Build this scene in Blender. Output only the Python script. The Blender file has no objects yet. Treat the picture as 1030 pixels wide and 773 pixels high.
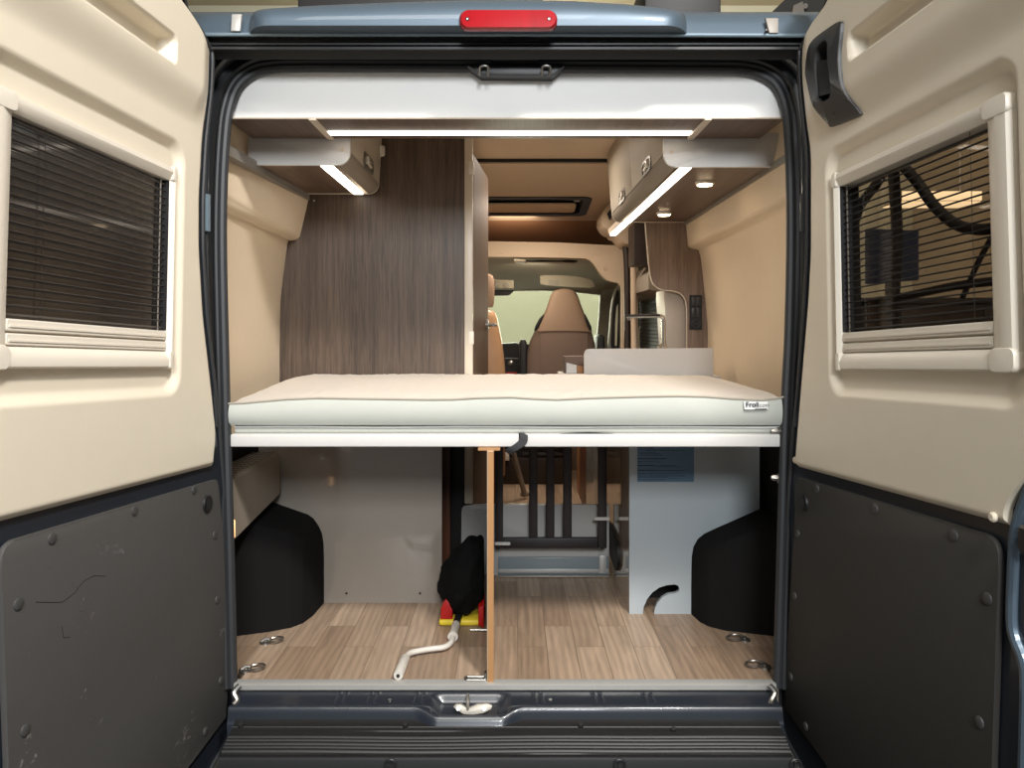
import bpy, bmesh, math, random
from mathutils import Vector, Matrix, noise

random.seed(7)
scene = bpy.context.scene
C = scene.collection
F, CX, CY, CAMD, CAMZ = 788.0, 516.0, 330.0, 2.2, 1.0

def at(px, py, Y):
    d = Y + CAMD
    return Vector(((px - CX) * d / F, Y, CAMZ - (py - CY) * d / F))
def atz(px, py, z=0.0):                      # the point at height z
    d = (CAMZ - z) * F / (py - CY)
    return Vector(((px - CX) * d / F, d - CAMD, z))
def atx(px, py, X):                          # the point on a plane X = const
    d = X * F / (px - CX)
    return Vector((X, d - CAMD, CAMZ - (py - CY) * d / F))

# ------------------------------------------------------------------ materials
def lin(c):
    c = c / 255.0
    return c / 12.92 if c <= 0.04045 else ((c + 0.055) / 1.055) ** 2.4
def col(rgb):
    return (lin(rgb[0]), lin(rgb[1]), lin(rgb[2]), 1.0)
MATS = {}
def new_mat(name):
    m = bpy.data.materials.new(name); m.use_nodes = True
    nt = m.node_tree
    b = nt.nodes['Principled BSDF']
    MATS[name] = m
    return m, nt, b
def N(nt, t, **kw):
    n = nt.nodes.new(t)
    for k, v in kw.items():
        if k in n.inputs: n.inputs[k].default_value = v
        else: setattr(n, k, v)
    return n
def plain(name, rgb, rough=0.5, metal=0.0, var=0.06, scale=18.0, bump=0.0, bscale=220.0, coat=0.0, spec=0.5, stretch=None):
    m, nt, b = new_mat(name)
    tc = N(nt, 'ShaderNodeTexCoord')
    src = tc.outputs['Object']
    if stretch:
        mp = N(nt, 'ShaderNodeMapping'); mp.inputs['Scale'].default_value = stretch
        nt.links.new(src, mp.inputs['Vector']); src = mp.outputs['Vector']
    nz = N(nt, 'ShaderNodeTexNoise', Scale=scale, Detail=4.0)
    nt.links.new(src, nz.inputs['Vector'])
    mx = N(nt, 'ShaderNodeMix', data_type='RGBA')
    c = col(rgb)
    mx.inputs['A'].default_value = (c[0]*(1-var), c[1]*(1-var), c[2]*(1-var), 1)
    mx.inputs['B'].default_value = (min(1,c[0]*(1+var)), min(1,c[1]*(1+var)), min(1,c[2]*(1+var)), 1)
    nt.links.new(nz.outputs['Fac'], mx.inputs['Factor'])
    nt.links.new(mx.outputs['Result'], b.inputs['Base Color'])
    b.inputs['Roughness'].default_value = rough
    b.inputs['Metallic'].default_value = metal
    b.inputs['Coat Weight'].default_value = coat
    b.inputs['Coat Roughness'].default_value = 0.06
    b.inputs['Specular IOR Level'].default_value = spec
    if bump > 0:
        n2 = N(nt, 'ShaderNodeTexNoise', Scale=bscale, Detail=3.0)
        nt.links.new(src, n2.inputs['Vector'])
        bp = N(nt, 'ShaderNodeBump', Strength=bump, Distance=0.002)
        nt.links.new(n2.outputs['Fac'], bp.inputs['Height'])
        nt.links.new(bp.outputs['Normal'], b.inputs['Normal'])
    return m
def wood(name, dark, light, axis='Z', rough=0.5, grain=70.0, contrast=(0.35, 0.75)):
    m, nt, b = new_mat(name)
    tc = N(nt, 'ShaderNodeTexCoord')
    def mapped(sc):
        mp = N(nt, 'ShaderNodeMapping')
        s = [sc, sc, sc]; s['XYZ'.index(axis)] = sc * 0.03
        mp.inputs['Scale'].default_value = s
        nt.links.new(tc.outputs['Object'], mp.inputs['Vector'])
        return mp.outputs['Vector']
    n1 = N(nt, 'ShaderNodeTexNoise', Scale=1.0, Detail=6.0, Roughness=0.65, Distortion=0.6)
    nt.links.new(mapped(grain), n1.inputs['Vector'])
    n2 = N(nt, 'ShaderNodeTexNoise', Scale=1.0, Detail=3.0, Roughness=0.5, Distortion=1.5)
    nt.links.new(mapped(grain * 0.16), n2.inputs['Vector'])
    n3 = N(nt, 'ShaderNodeTexNoise', Scale=1.0, Detail=2.0, Roughness=0.5)
    nt.links.new(mapped(grain * 5.0), n3.inputs['Vector'])
    ad = N(nt, 'ShaderNodeMath', operation='MULTIPLY_ADD'); ad.inputs[1].default_value = 0.22
    nt.links.new(n2.outputs['Fac'], ad.inputs[0])
    m2 = N(nt, 'ShaderNodeMath', operation='MULTIPLY'); m2.inputs[1].default_value = 0.42
    nt.links.new(n1.outputs['Fac'], m2.inputs[0]); nt.links.new(m2.outputs[0], ad.inputs[2])
    ad3 = N(nt, 'ShaderNodeMath', operation='MULTIPLY_ADD'); ad3.inputs[1].default_value = 0.36
    nt.links.new(n3.outputs['Fac'], ad3.inputs[0]); nt.links.new(ad.outputs[0], ad3.inputs[2])
    rp = N(nt, 'ShaderNodeValToRGB')
    rp.color_ramp.elements[0].position = contrast[0]; rp.color_ramp.elements[0].color = col(dark)
    rp.color_ramp.elements[1].position = contrast[1]; rp.color_ramp.elements[1].color = col(light)
    nt.links.new(ad3.outputs[0], rp.inputs['Fac'])
    nt.links.new(rp.outputs['Color'], b.inputs['Base Color'])
    bp = N(nt, 'ShaderNodeBump', Strength=0.25, Distance=0.001)
    nt.links.new(ad3.outputs[0], bp.inputs['Height']); nt.links.new(bp.outputs['Normal'], b.inputs['Normal'])
    b.inputs['Roughness'].default_value = rough
    return m
def emit(name, rgb, strength):
    m, nt, b = new_mat(name)
    b.inputs['Base Color'].default_value = col(rgb)
    b.inputs['Emission Color'].default_value = col(rgb)
    nz = N(nt, 'ShaderNodeTexNoise', Scale=3.0)
    mr = N(nt, 'ShaderNodeMapRange'); mr.inputs['To Min'].default_value = strength*0.97; mr.inputs['To Max'].default_value = strength*1.03
    nt.links.new(nz.outputs['Fac'], mr.inputs['Value']); nt.links.new(mr.outputs['Result'], b.inputs['Emission Strength'])
    return m
def tinted(name, rgb, gloss=0.12, rough=0.02):
    m, nt, b = new_mat(name)
    nt.nodes.remove(b)
    out = nt.nodes['Material Output']
    tr = N(nt, 'ShaderNodeBsdfTransparent'); tr.inputs['Color'].default_value = col(rgb)
    gl = N(nt, 'ShaderNodeBsdfGlossy', Roughness=rough)
    lw = N(nt, 'ShaderNodeLayerWeight', Blend=0.5)
    pwn = N(nt, 'ShaderNodeMath', operation='POWER'); pwn.inputs[1].default_value = 5.0
    nt.links.new(lw.outputs['Facing'], pwn.inputs[0])
    fr = N(nt, 'ShaderNodeMath', operation='MULTIPLY_ADD'); fr.inputs[1].default_value = .9; fr.inputs[2].default_value = .035
    nt.links.new(pwn.outputs[0], fr.inputs[0])
    nz = N(nt, 'ShaderNodeTexNoise', Scale=2.0)
    mm = N(nt, 'ShaderNodeMath', operation='MULTIPLY_ADD'); mm.inputs[1].default_value = 0.002
    nt.links.new(nz.outputs['Fac'], mm.inputs[0]); nt.links.new(fr.outputs[0], mm.inputs[2])
    mx = N(nt, 'ShaderNodeMixShader')
    nt.links.new(mm.outputs[0], mx.inputs[0]); nt.links.new(tr.outputs[0], mx.inputs[1]); nt.links.new(gl.outputs[0], mx.inputs[2])
    nt.links.new(mx.outputs[0], out.inputs['Surface'])
    return m

plain('cream', (217, 206, 186), 0.45, bump=0.05, bscale=500, var=0.02)
plain('window_plastic', (222, 213, 198), 0.35, var=0.02)
plain('hard_panel', (54, 52, 49), 0.62, spec=.3, var=0.05, bump=0.12, bscale=420)
plain('rivet_grey', (62, 61, 60), 0.5)
plain('rubber', (44, 45, 47), 0.5, var=0.08)
plain('dark_paint', (31, 36, 44), 0.32, coat=0.35, var=0.04)
plain('black_paint', (22, 24, 27), 0.35, coat=0.2, var=0.05)
plain('roof_paint', (76, 91, 104), 0.45, metal=0.35, coat=0.35, var=0.03, scale=300)
plain('gutter_paint', (120, 138, 150), 0.3, metal=0.3, coat=0.8, var=0.03)
plain('black_plastic', (30, 30, 31), 0.42, var=0.06)
plain('bumper_plastic', (19, 19, 20), 0.5, bump=0.1, bscale=600)
plain('matte_black', (20, 19, 19), 0.6, var=0.1)
plain('felt', (26, 25, 25), 0.95, var=0.2, scale=300, bump=0.3, bscale=700, spec=0.1)
plain('wall_fabric', (222, 204, 178), 0.85, bump=0.1, bscale=600, var=0.02, spec=0.2)
plain('ceiling_fabric', (204, 184, 160), 0.85, var=0.02, bump=0.06, bscale=500, spec=0.2)
plain('brown_fabric', (160, 124, 96), 0.9, var=0.04, spec=0.1)
plain('white_gloss', (246, 245, 242), 0.55, var=0.01)
plain('riser_grey', (172, 170, 166), .35, var=.02)
plain('base_grey', (120, 130, 134), .3, var=.02)
plain('cover_grey', (172, 160, 146), .4, var=.02)
plain('white_laminate', (208, 205, 201), 0.35, var=0.01)
plain('grey_gloss', (152, 144, 134), 0.12, var=0.02, coat=0.7)
plain('right_gloss', (166, 174, 178), 0.22, var=0.02, coat=0.5)
plain('side_gloss', (178, 164, 144), 0.1, var=0.03, coat=0.9)
plain('beige_plastic', (200, 190, 176), 0.4, var=0.02)
plain('flap_beige', (176, 166, 150), .6, spec=.25, var=.02)
plain('light_edge', (205, 192, 174), 0.4, var=0.02)
plain('heater_beige', (150, 140, 126), 0.5, var=0.03)
plain('latch_grey', (104, 98, 90), .4)
plain('grey_plastic', (128, 122, 114), 0.5, var=0.03)
plain('profile_grey', (140, 130, 118), 0.75, spec=.15, var=0.03)
plain('mattress_top', (214, 204, 192), 0.95, var=0.03, scale=60, bump=0.9, bscale=160, spec=0.05)
plain('mattress_side', (184, 186, 178), 0.8, var=0.03, bump=0.3, bscale=900, spec=0.1)
plain('piping', (160, 152, 138), 0.8)
plain('aluminium', (176, 174, 169), 0.38, metal=0.35, var=0.06, stretch=(2, 60, 60))
plain('latch_silver', (196, 193, 188), .35, metal=.25)
plain('steel', (150, 146, 140), 0.3, metal=0.9)
plain('brass_steel', (146, 140, 130), 0.45, metal=0.5)
plain('chrome', (215, 212, 208), 0.08, metal=1.0)
plain('pine_edge', (168, 124, 80), 0.6, var=0.12, scale=12, stretch=(40, 40, 2))
plain('oak_edge', (196, 176, 150), 0.55)
plain('tan_wood', (172, 126, 84), 0.5, var=0.1, scale=8, stretch=(12, 12, 1))
plain('red_brown', (92, 54, 36), 0.45, var=0.12, scale=8, stretch=(12, 12, 1))
plain('gate_black', (34, 28, 30), 0.5, var=0.06)
plain('strap_grey', (52, 52, 54), 0.75, bump=0.4, bscale=900)
plain('bag_black', (10, 10, 10), 0.9, bump=0.6, bscale=60, spec=0.15)
plain('yellow', (222, 196, 50), 0.5)
plain('red_plastic', (176, 22, 20), 0.4)
plain('crank_paint', (206, 200, 190), 0.4)
plain('seat_beige', (144, 119, 98), 0.6, bump=0.1, bscale=500)
plain('seat_brown', (110, 90, 78), 0.75, bump=0.2, bscale=600)
plain('leather', (178, 138, 102), 0.32, coat=0.3)
plain('cab_grey', (176, 168, 148), 0.8)
plain('cab_trim', (158, 152, 138), 0.6)
plain('blue_sticker', (88, 116, 140), 0.35, var=0.05)
plain('ink', (30, 36, 46), 0.6)
plain('ink_soft', (48, 64, 84), 0.6)
plain('tag_white', (236, 236, 232), 0.6)
plain('tag_grey', (120, 120, 120), 0.6)
plain('room_wall', (186, 172, 152), 0.9, var=0.02, scale=2)
plain('screen_wall', (208, 206, 184), 0.9, var=0.02, scale=2)
plain('room_ceiling', (196, 184, 160), 0.9, var=0.02, scale=2)
plain('ground', (96, 94, 92), 0.5, var=0.1, scale=6)
plain('dark_room', (50, 47, 44), 0.8, var=0.1, scale=2)
plain('beam', (48, 47, 46), 0.6)
plain('slat_black', (34, 31, 29), 0.45, var=0.05)
plain('blind_dark', (32, 29, 27), 0.25, var=0.05, coat=.5)
plain('slat_left', (72, 65, 60), 0.5, var=0.05)
plain('slat_edge', (80, 73, 68), 0.5, var=0.05)
plain('handle_black', (48, 47, 47), 0.42, bump=0.1, bscale=500)
plain('navy', (38, 62, 96), 0.4)
m = plain('lens_red', (150, 2, 14), 0.12, spec=.4, scale=60, var=0.25, stretch=(1, .1, .1))
emit('led', (255, 243, 226), 5.0)
emit('lamp_panel', (255, 236, 200), 3.0)
emit('led_spot', (255, 226, 184), 18.0)
emit('amber_lamp', (255, 190, 130), 2.2)
wood('wardrobe_wood', (60, 48, 40), (116, 97, 81), 'Z', 0.45, 90, (0.38, 0.74))
wood('locker_wood_x', (72, 56, 46), (124, 102, 86), 'Y', 0.45, 60)
wood('header_wood', (70, 55, 46), (120, 100, 86), 'Y', 0.45, 60)
wood('door_wood', (80, 61, 47), (118, 93, 73), 'Z', 0.6, 70)
wood('kitchen_wood', (94, 77, 66), (160, 137, 119), 'Z', 0.5, 80)
wood('shaded_wood', (16, 14, 13), (34, 30, 28), 'Z', 0.5, 70)  # shade under the bed put into the wood colour
wood('dark_bench_wood', (34, 26, 22), (60, 46, 38), 'X', 0.5, 70)
tinted('tint_glass', (196, 188, 178))
tinted('screen_glass', (246, 250, 240))

def plank_mat():
    m, nt, b = new_mat('plank_floor')
    tc = N(nt, 'ShaderNodeTexCoord')
    sp = N(nt, 'ShaderNodeSeparateXYZ'); nt.links.new(tc.outputs['Object'], sp.inputs[0])
    cb = N(nt, 'ShaderNodeCombineXYZ')
    nt.links.new(sp.outputs['Y'], cb.inputs['X']); nt.links.new(sp.outputs['X'], cb.inputs['Y'])
    def brick(c1, c2, mortar):
        br = N(nt, 'ShaderNodeTexBrick')
        br.offset = 0.37; br.offset_frequency = 2; br.squash = 1.0
        br.inputs['Scale'].default_value = 1.0
        br.inputs['Brick Width'].default_value = 0.46
        br.inputs['Row Height'].default_value = 0.0905
        br.inputs['Mortar Size'].default_value = 0.0012
        br.inputs['Mortar Smooth'].default_value = 0.2
        br.inputs['Bias'].default_value = 0.0
        br.inputs['Color1'].default_value = c1; br.inputs['Color2'].default_value = c2; br.inputs['Mortar'].default_value = mortar
        nt.links.new(cb.outputs[0], br.inputs['Vector'])
        return br
    br = brick(col((180, 156, 133)), col((150, 126, 104)), col((118, 98, 80)))
    rnd = brick((0, 0, 0, 1), (1, 1, 1, 1), (.5, .5, .5, 1))
    # grain offset per plank
    mul = N(nt, 'ShaderNodeVectorMath', operation='MULTIPLY'); mul.inputs[1].default_value = (7.0, 11.0, 5.0)
    nt.links.new(rnd.outputs['Color'], mul.inputs[0])
    mp = N(nt, 'ShaderNodeMapping'); mp.inputs['Scale'].default_value = (34, 3.2, 34)
    nt.links.new(tc.outputs['Object'], mp.inputs['Vector'])
    av = N(nt, 'ShaderNodeVectorMath', operation='ADD'); nt.links.new(mp.outputs[0], av.inputs[0]); nt.links.new(mul.outputs[0], av.inputs[1])
    n1 = N(nt, 'ShaderNodeTexNoise', Scale=1.0, Detail=5.0, Roughness=0.6, Distortion=1.2)
    nt.links.new(av.outputs[0], n1.inputs['Vector'])
    mp2 = N(nt, 'ShaderNodeMapping'); mp2.inputs['Scale'].default_value = (9, 1.3, 9)
    nt.links.new(tc.outputs['Object'], mp2.inputs['Vector'])
    av2 = N(nt, 'ShaderNodeVectorMath', operation='ADD'); nt.links.new(mp2.outputs[0], av2.inputs[0]); nt.links.new(mul.outputs[0], av2.inputs[1])
    wv = N(nt, 'ShaderNodeTexWave', Scale=1.6, Distortion=7.0, Detail=2.0); wv.inputs['Detail Scale'].default_value = 0.8
    nt.links.new(av2.outputs[0], wv.inputs['Vector'])
    mr = N(nt, 'ShaderNodeMapRange'); mr.inputs['From Min'].default_value = .3; mr.inputs['From Max'].default_value = .7
    mr.inputs['To Min'].default_value = .76; mr.inputs['To Max'].default_value = 1.14
    nt.links.new(n1.outputs['Fac'], mr.inputs['Value'])
    mr2 = N(nt, 'ShaderNodeMapRange'); mr2.inputs['To Min'].default_value = .86; mr2.inputs['To Max'].default_value = 1.05
    nt.links.new(wv.outputs['Fac'], mr2.inputs['Value'])
    mm = N(nt, 'ShaderNodeMath', operation='MULTIPLY'); nt.links.new(mr.outputs[0], mm.inputs[0]); nt.links.new(mr2.outputs[0], mm.inputs[1])
    vm = N(nt, 'ShaderNodeVectorMath', operation='SCALE'); nt.links.new(br.outputs['Color'], vm.inputs[0]); nt.links.new(mm.outputs[0], vm.inputs['Scale'])
    nt.links.new(vm.outputs[0], b.inputs['Base Color'])
    b.inputs['Roughness'].default_value = 0.42
plank_mat()

def scratch_mat():
    m = plain('scuffed_panel', (72, 70, 68), 0.62, spec=.3, var=0.05, bump=0.12, bscale=420)
    nt = m.node_tree; b = nt.nodes['Principled BSDF']
    old = b.inputs['Base Color'].links[0].from_socket
    tc = N(nt, 'ShaderNodeTexCoord')
    mp = N(nt, 'ShaderNodeMapping'); mp.inputs['Scale'].default_value = (14, 14, 26); mp.inputs['Rotation'].default_value = (0.7, 0, 0)
    nt.links.new(tc.outputs['Object'], mp.inputs['Vector'])
    nz = N(nt, 'ShaderNodeTexNoise', Scale=2.2, Detail=7.0, Roughness=0.72, Distortion=0.8)
    nt.links.new(mp.outputs[0], nz.inputs['Vector'])
    big = N(nt, 'ShaderNodeTexNoise', Scale=5.0, Detail=1.0); nt.links.new(tc.outputs['Object'], big.inputs['Vector'])
    ad = N(nt, 'ShaderNodeMath', operation='MULTIPLY'); nt.links.new(nz.outputs['Fac'], ad.inputs[0]); nt.links.new(big.outputs['Fac'], ad.inputs[1])
    mr = N(nt, 'ShaderNodeMapRange'); mr.inputs['From Min'].default_value = .405; mr.inputs['From Max'].default_value = .45
    mr.inputs['To Max'].default_value = 0.7
    nt.links.new(ad.outputs[0], mr.inputs['Value'])
    mx = N(nt, 'ShaderNodeMix', data_type='RGBA'); mx.inputs['B'].default_value = col((140, 137, 132))
    nt.links.new(old, mx.inputs['A']); nt.links.new(mr.outputs[0], mx.inputs['Factor'])
    nt.links.new(mx.outputs['Result'], b.inputs['Base Color'])
scratch_mat()

# ------------------------------------------------------------------ mesh helpers
def bm_box(bm, x0, x1, y0, y1, z0, z1, bev=0.0, seg=2):
    r = bmesh.ops.create_cube(bm, size=1.0)
    vs = r['verts']
    for v in vs:
        v.co = Vector(((x0+x1)/2 + v.co.x*(x1-x0), (y0+y1)/2 + v.co.y*(y1-y0), (z0+z1)/2 + v.co.z*(z1-z0)))
    if bev > 0:
        es = list({e for v in vs for e in v.link_edges})
        bmesh.ops.bevel(bm, geom=es, offset=bev, segments=seg, profile=0.5, affect='EDGES')
    return bm
def bm_prism(bm, pts, off, bev=0.0, seg=2):
    off = Vector(off)
    a = [bm.verts.new(Vector(p)) for p in pts]
    b = [bm.verts.new(Vector(p) + off) for p in pts]
    n = len(a)
    f1 = bm.faces.new(a); f2 = bm.faces.new(list(reversed(b)))
    side = []
    for i in range(n):
        j = (i+1) % n
        side.append(bm.faces.new((a[j], a[i], b[i], b[j])))
    if bev > 0:
        es = list(f1.edges) + list(f2.edges)
        bmesh.ops.bevel(bm, geom=es, offset=bev, segments=seg, profile=0.5, affect='EDGES')
    return bm
def frames(pts, closed=False):
    n = len(pts); T = []
    for i in range(n):
        if closed: t = pts[(i+1) % n] - pts[i-1]
        else: t = pts[min(i+1, n-1)] - pts[max(i-1, 0)]
        T.append(t.normalized())
    up = Vector((0, 0, 1)) if abs(T[0].z) < 0.9 else Vector((1, 0, 0))
    nrm = T[0].cross(up).normalized(); out = []
    for i in range(n):
        nrm = (nrm - T[i]*nrm.dot(T[i])).normalized()
        out.append((nrm.copy(), T[i].cross(nrm)))
    return out
def bm_tube(bm, pts, r, n=10, closed=False, radii=None, flat=1.0):
    pts = [Vector(p) for p in pts]
    fr = frames(pts, closed); rings = []
    for i, p in enumerate(pts):
        rr = radii[i] if radii else r
        a, b = fr[i]
        rings.append([bm.verts.new(p + a*math.cos(2*math.pi*k/n)*rr + b*math.sin(2*math.pi*k/n)*rr*flat) for k in range(n)])
    m = len(rings)
    for i in range(m if closed else m-1):
        r0, r1 = rings[i], rings[(i+1) % m]
        for k in range(n):
            bm.faces.new((r0[k], r0[(k+1) % n], r1[(k+1) % n], r1[k]))
    if not closed:
        bm.faces.new(list(reversed(rings[0]))); bm.faces.new(rings[-1])
    return bm
def bm_cyl(bm, p0, p1, r, n=16, r2=None):
    return bm_tube(bm, [p0, p1], r, n, radii=[r, r if r2 is None else r2])
def bm_loft(bm, loops, closed=True, caps=True):
    L = [[bm.verts.new(Vector(p)) for p in lp] for lp in loops]
    n = len(L[0])
    for i in range(len(L)-1):
        for k in range(n if closed else n-1):
            bm.faces.new((L[i][k], L[i][(k+1) % n], L[i+1][(k+1) % n], L[i+1][k]))
    if closed and caps:
        bm.faces.new(list(reversed(L[0]))); bm.faces.new(L[-1])
    return bm
def spline(pts, n=8, closed=False):
    pts = [Vector(p) for p in pts]; out = []; m = len(pts)
    for i in range(m if closed else m-1):
        if closed: p0, p1, p2, p3 = pts[i-1], pts[i], pts[(i+1) % m], pts[(i+2) % m]
        else: p0, p1, p2, p3 = pts[max(i-1, 0)], pts[i], pts[i+1], pts[min(i+2, m-1)]
        for k in range(n):
            t = k/n
            out.append(0.5*((2*p1) + (p2-p0)*t + (2*p0-5*p1+4*p2-p3)*t*t + (3*p1-p0-3*p2+p3)*t**3))
    if not closed: out.append(pts[-1])
    return out
def round_rect(w, h, r, n=6):
    out = []
    for cx, cy, a0 in ((w/2-r, h/2-r, 0), (-w/2+r, h/2-r, 90), (-w/2+r, -h/2+r, 180), (w/2-r, -h/2+r, 270)):
        for k in range(n+1):
            a = math.radians(a0 + 90*k/n)
            out.append((cx + r*math.cos(a), cy + r*math.sin(a)))
    return out

def pw(tab):
    tab = sorted(tab)
    def f(v):
        if v <= tab[0][0]: return tab[0][1]
        for (a, b), (c, d) in zip(tab, tab[1:]):
            if v <= c:
                return b + (d-b)*(v-a)/(c-a)
        return tab[-1][1]
    return f
def B(): return bmesh.new()
def finish(name, bm, mat, smooth=True, sharp=35):
    bmesh.ops.recalc_face_normals(bm, faces=bm.faces)
    me = bpy.data.meshes.new(name); bm.to_mesh(me); bm.free()
    if smooth:
        for p in me.polygons: p.use_smooth = True
        try: me.set_sharp_from_angle(angle=math.radians(sharp))
        except Exception: pass
    me.materials.append(MATS[mat])
    return me
def world_loc(o):
    v = Vector((0, 0, 0))
    while o: v += o.location; o = o.parent
    return v
def obj(name, bm, mat, parent=None, smooth=True, sharp=35, label=None):
    me = finish(name, bm, mat, smooth, sharp)
    o = bpy.data.objects.new(name, me); C.objects.link(o)
    if parent:
        me.transform(Matrix.Translation(-world_loc(parent))); o.parent = parent
    else:
        xs = [v.co for v in me.vertices]
        c = Vector(((min(v.x for v in xs)+max(v.x for v in xs))/2, (min(v.y for v in xs)+max(v.y for v in xs))/2, min(v.z for v in xs)))
        me.transform(Matrix.Translation(-c)); o.location = c
    if label: o['label'] = label
    return o
def thing(name, label, cat, loc, group=None):
    o = bpy.data.objects.new(name, None); C.objects.link(o)
    o.empty_display_size = 0.05
    o.location = Vector(loc); o['label'] = label; o['category'] = cat
    if group: o['group'] = group
    return o
def tag(o, label, cat, group=None):
    o['label'] = label; o['category'] = cat
    if group: o['group'] = group
    return o
def struct(name, bm, mat, parent=None, smooth=True):
    o = obj(name, bm, mat, parent, smooth)
    if not parent: o['kind'] = 'structure'
    return o
def sempty(name, loc):
    o = bpy.data.objects.new(name, None); C.objects.link(o); o.location = Vector(loc); o['kind'] = 'structure'; o.empty_display_size = .05
    return o
def dup(root, loc, label=None):
    r = root.copy(); C.objects.link(r); r.location = loc
    if label: r['label'] = label
    for ch in list(root.children):
        c = ch.copy(); C.objects.link(c); c.parent = r
        for g in ch.children:
            d = g.copy(); C.objects.link(d); d.parent = c
    return r
def text_obj(name, body, size, origin, ux, uz, mat, parent, bold=0.0):
    cu = bpy.data.curves.new(name, 'FONT'); cu.body = body; cu.size = size; cu.extrude = 0.0003; cu.offset = bold
    t = bpy.data.objects.new(name, cu); C.objects.link(t)
    dg = bpy.context.evaluated_depsgraph_get()
    me = bpy.data.meshes.new_from_object(t.evaluated_get(dg))
    bpy.data.objects.remove(t)
    ux = Vector(ux).normalized(); uz = Vector(uz).normalized(); un = ux.cross(uz)
    M = Matrix((( ux.x, uz.x, un.x, origin[0]), (ux.y, uz.y, un.y, origin[1]), (ux.z, uz.z, un.z, origin[2]), (0, 0, 0, 1)))
    me.transform(M); me.transform(Matrix.Translation(-world_loc(parent)))
    me.materials.clear(); me.materials.append(MATS[mat])
    o = bpy.data.objects.new(name, me); C.objects.link(o); o.parent = parent
    return o

# ================================================================== SETTING
bm = B(); bm_box(bm, -.775, .742, 0.012, .10, -.03, 0.0); bm_box(bm, -.97, 1.0, 0.10, 3.6, -.03, 0.0); struct('floor', bm, 'plank_floor', smooth=False)

# side walls, lofted from the tail to the cab along a moulded profile
Lp_far = [(-.86, 1.86), (-.825, 1.60), (-.812, 1.53), (-.843, 1.388), (-.851, 1.362), (-.868, 1.350), (-.887, 1.347), (-.899, 1.333), (-.926, 1.103), (-.93, .822), (-.93, .64)]
Lp_near = [(-.91, 1.86), (-.895, 1.60), (-.888, 1.53), (-.862, 1.42), (-.866, 1.39), (-.870, 1.375), (-.880, 1.36), (-.893, 1.333), (-.92, 1.103), (-.925, .822), (-.925, .64)]
def wall(name, near, far, y0, y1, dx):
    bm = B(); loops = []
    def dense(p):
        return [Vector(q) for q in spline([(a, 0, b) for a, b in p], 5)]
    dn, df = dense(near), dense(far)
    for i in range(13):
        t = i/12; y = y0 + (y1-y0)*t
        inner = [a.lerp(b, t) + Vector((0, y, 0)) for a, b in zip(dn, df)]
        outer = [Vector((p.x + dx, p.y, p.z)) for p in reversed(inner)]
        loops.append(inner + outer)
    bm_loft(bm, loops); struct(name, bm, 'wall_fabric')
wall('wall_left', Lp_near, Lp_far, .07, .93, -.06)
Rp_far = [(.90, 1.86), (.868, 1.60), (.859, 1.533), (.869, 1.415), (.874, 1.402), (.884, 1.395), (.915, 1.388), (.925, 1.375), (.938, 1.308), (.966, 1.027), (.968, .906), (.968, .64)]
Rp_near = [(.90, 1.86), (.858, 1.60), (.842, 1.533), (.846, 1.43), (.850, 1.41), (.860, 1.40), (.875, 1.39), (.885, 1.37), (.895, 1.308), (.91, 1.027), (.915, .906), (.915, .64)]
wall('wall_right', Rp_near, Rp_far, .07, 1.72, .06)
# black felt lining on the walls below the bed
bm = B(); bm_box(bm, -.985, -.932, .08, 1.0, 0, .64); struct('trim_1', bm, 'felt')
bm = B(); bm_box(bm, .885, .98, .08, 1.72, 0, .64); struct('trim_2', bm, 'felt')
# fore walls of the living room and the cab
bm = B(); bm_box(bm, .935, .98, 1.74, 4.4, 0, 1.0); bm_box(bm, .90, .98, 1.72, 3.2, 1.0, 1.86); struct('wall_right_fore', bm, 'ceiling_fabric')
bm = B(); bm_box(bm, -1.0, -.95, 1.0, 4.4, 0, 1.86); struct('wall_left_fore', bm, 'ceiling_fabric')
# ceiling: rear panel, dark joint, sloping fore panel, brown back of the space over the cab
bm = B(); bm_box(bm, -.95, .95, .30, 1.765, 1.857, 1.89); struct('ceiling', bm, 'ceiling_fabric', smooth=False)
bm = B(); bm_prism(bm, [(-.95, 1.765, 1.862), (-.95, 1.80, 1.862), (-.95, 1.80, 1.845), (-.95, 1.765, 1.84)], (1.9, 0, 0)); struct('trim_3', bm, 'matte_black', smooth=False)
def zc(y): return 1.84 - .09*(y - 1.78)
bm = B()
sk = [(-.26, 2.475), (.44, 2.475), (.44, 2.90), (-.26, 2.90)]         # skylight opening
for x0, x1, y0, y1 in ((-.95, .95, 1.80, 2.475), (-.95, -.26, 2.475, 2.9), (.44, .95, 2.475, 2.9), (-.95, .95, 2.9, 3.08)):
    bm_prism(bm, [(x0, y0, zc(y0)), (x0, y1, zc(y1)), (x1, y1, zc(y1)), (x1, y0, zc(y0))], (0, 0, .03))
struct('ceiling_fore', bm, 'ceiling_fabric', smooth=False)
bm = B(); bm_prism(bm, [(-.95, 3.08, zc(3.08)), (-.95, 3.9, 1.56), (.95, 3.9, 1.56), (.95, 3.08, zc(3.08))], (0, 0, .03)); struct('ceiling_overcab', bm, 'brown_fabric', smooth=False)
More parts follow.
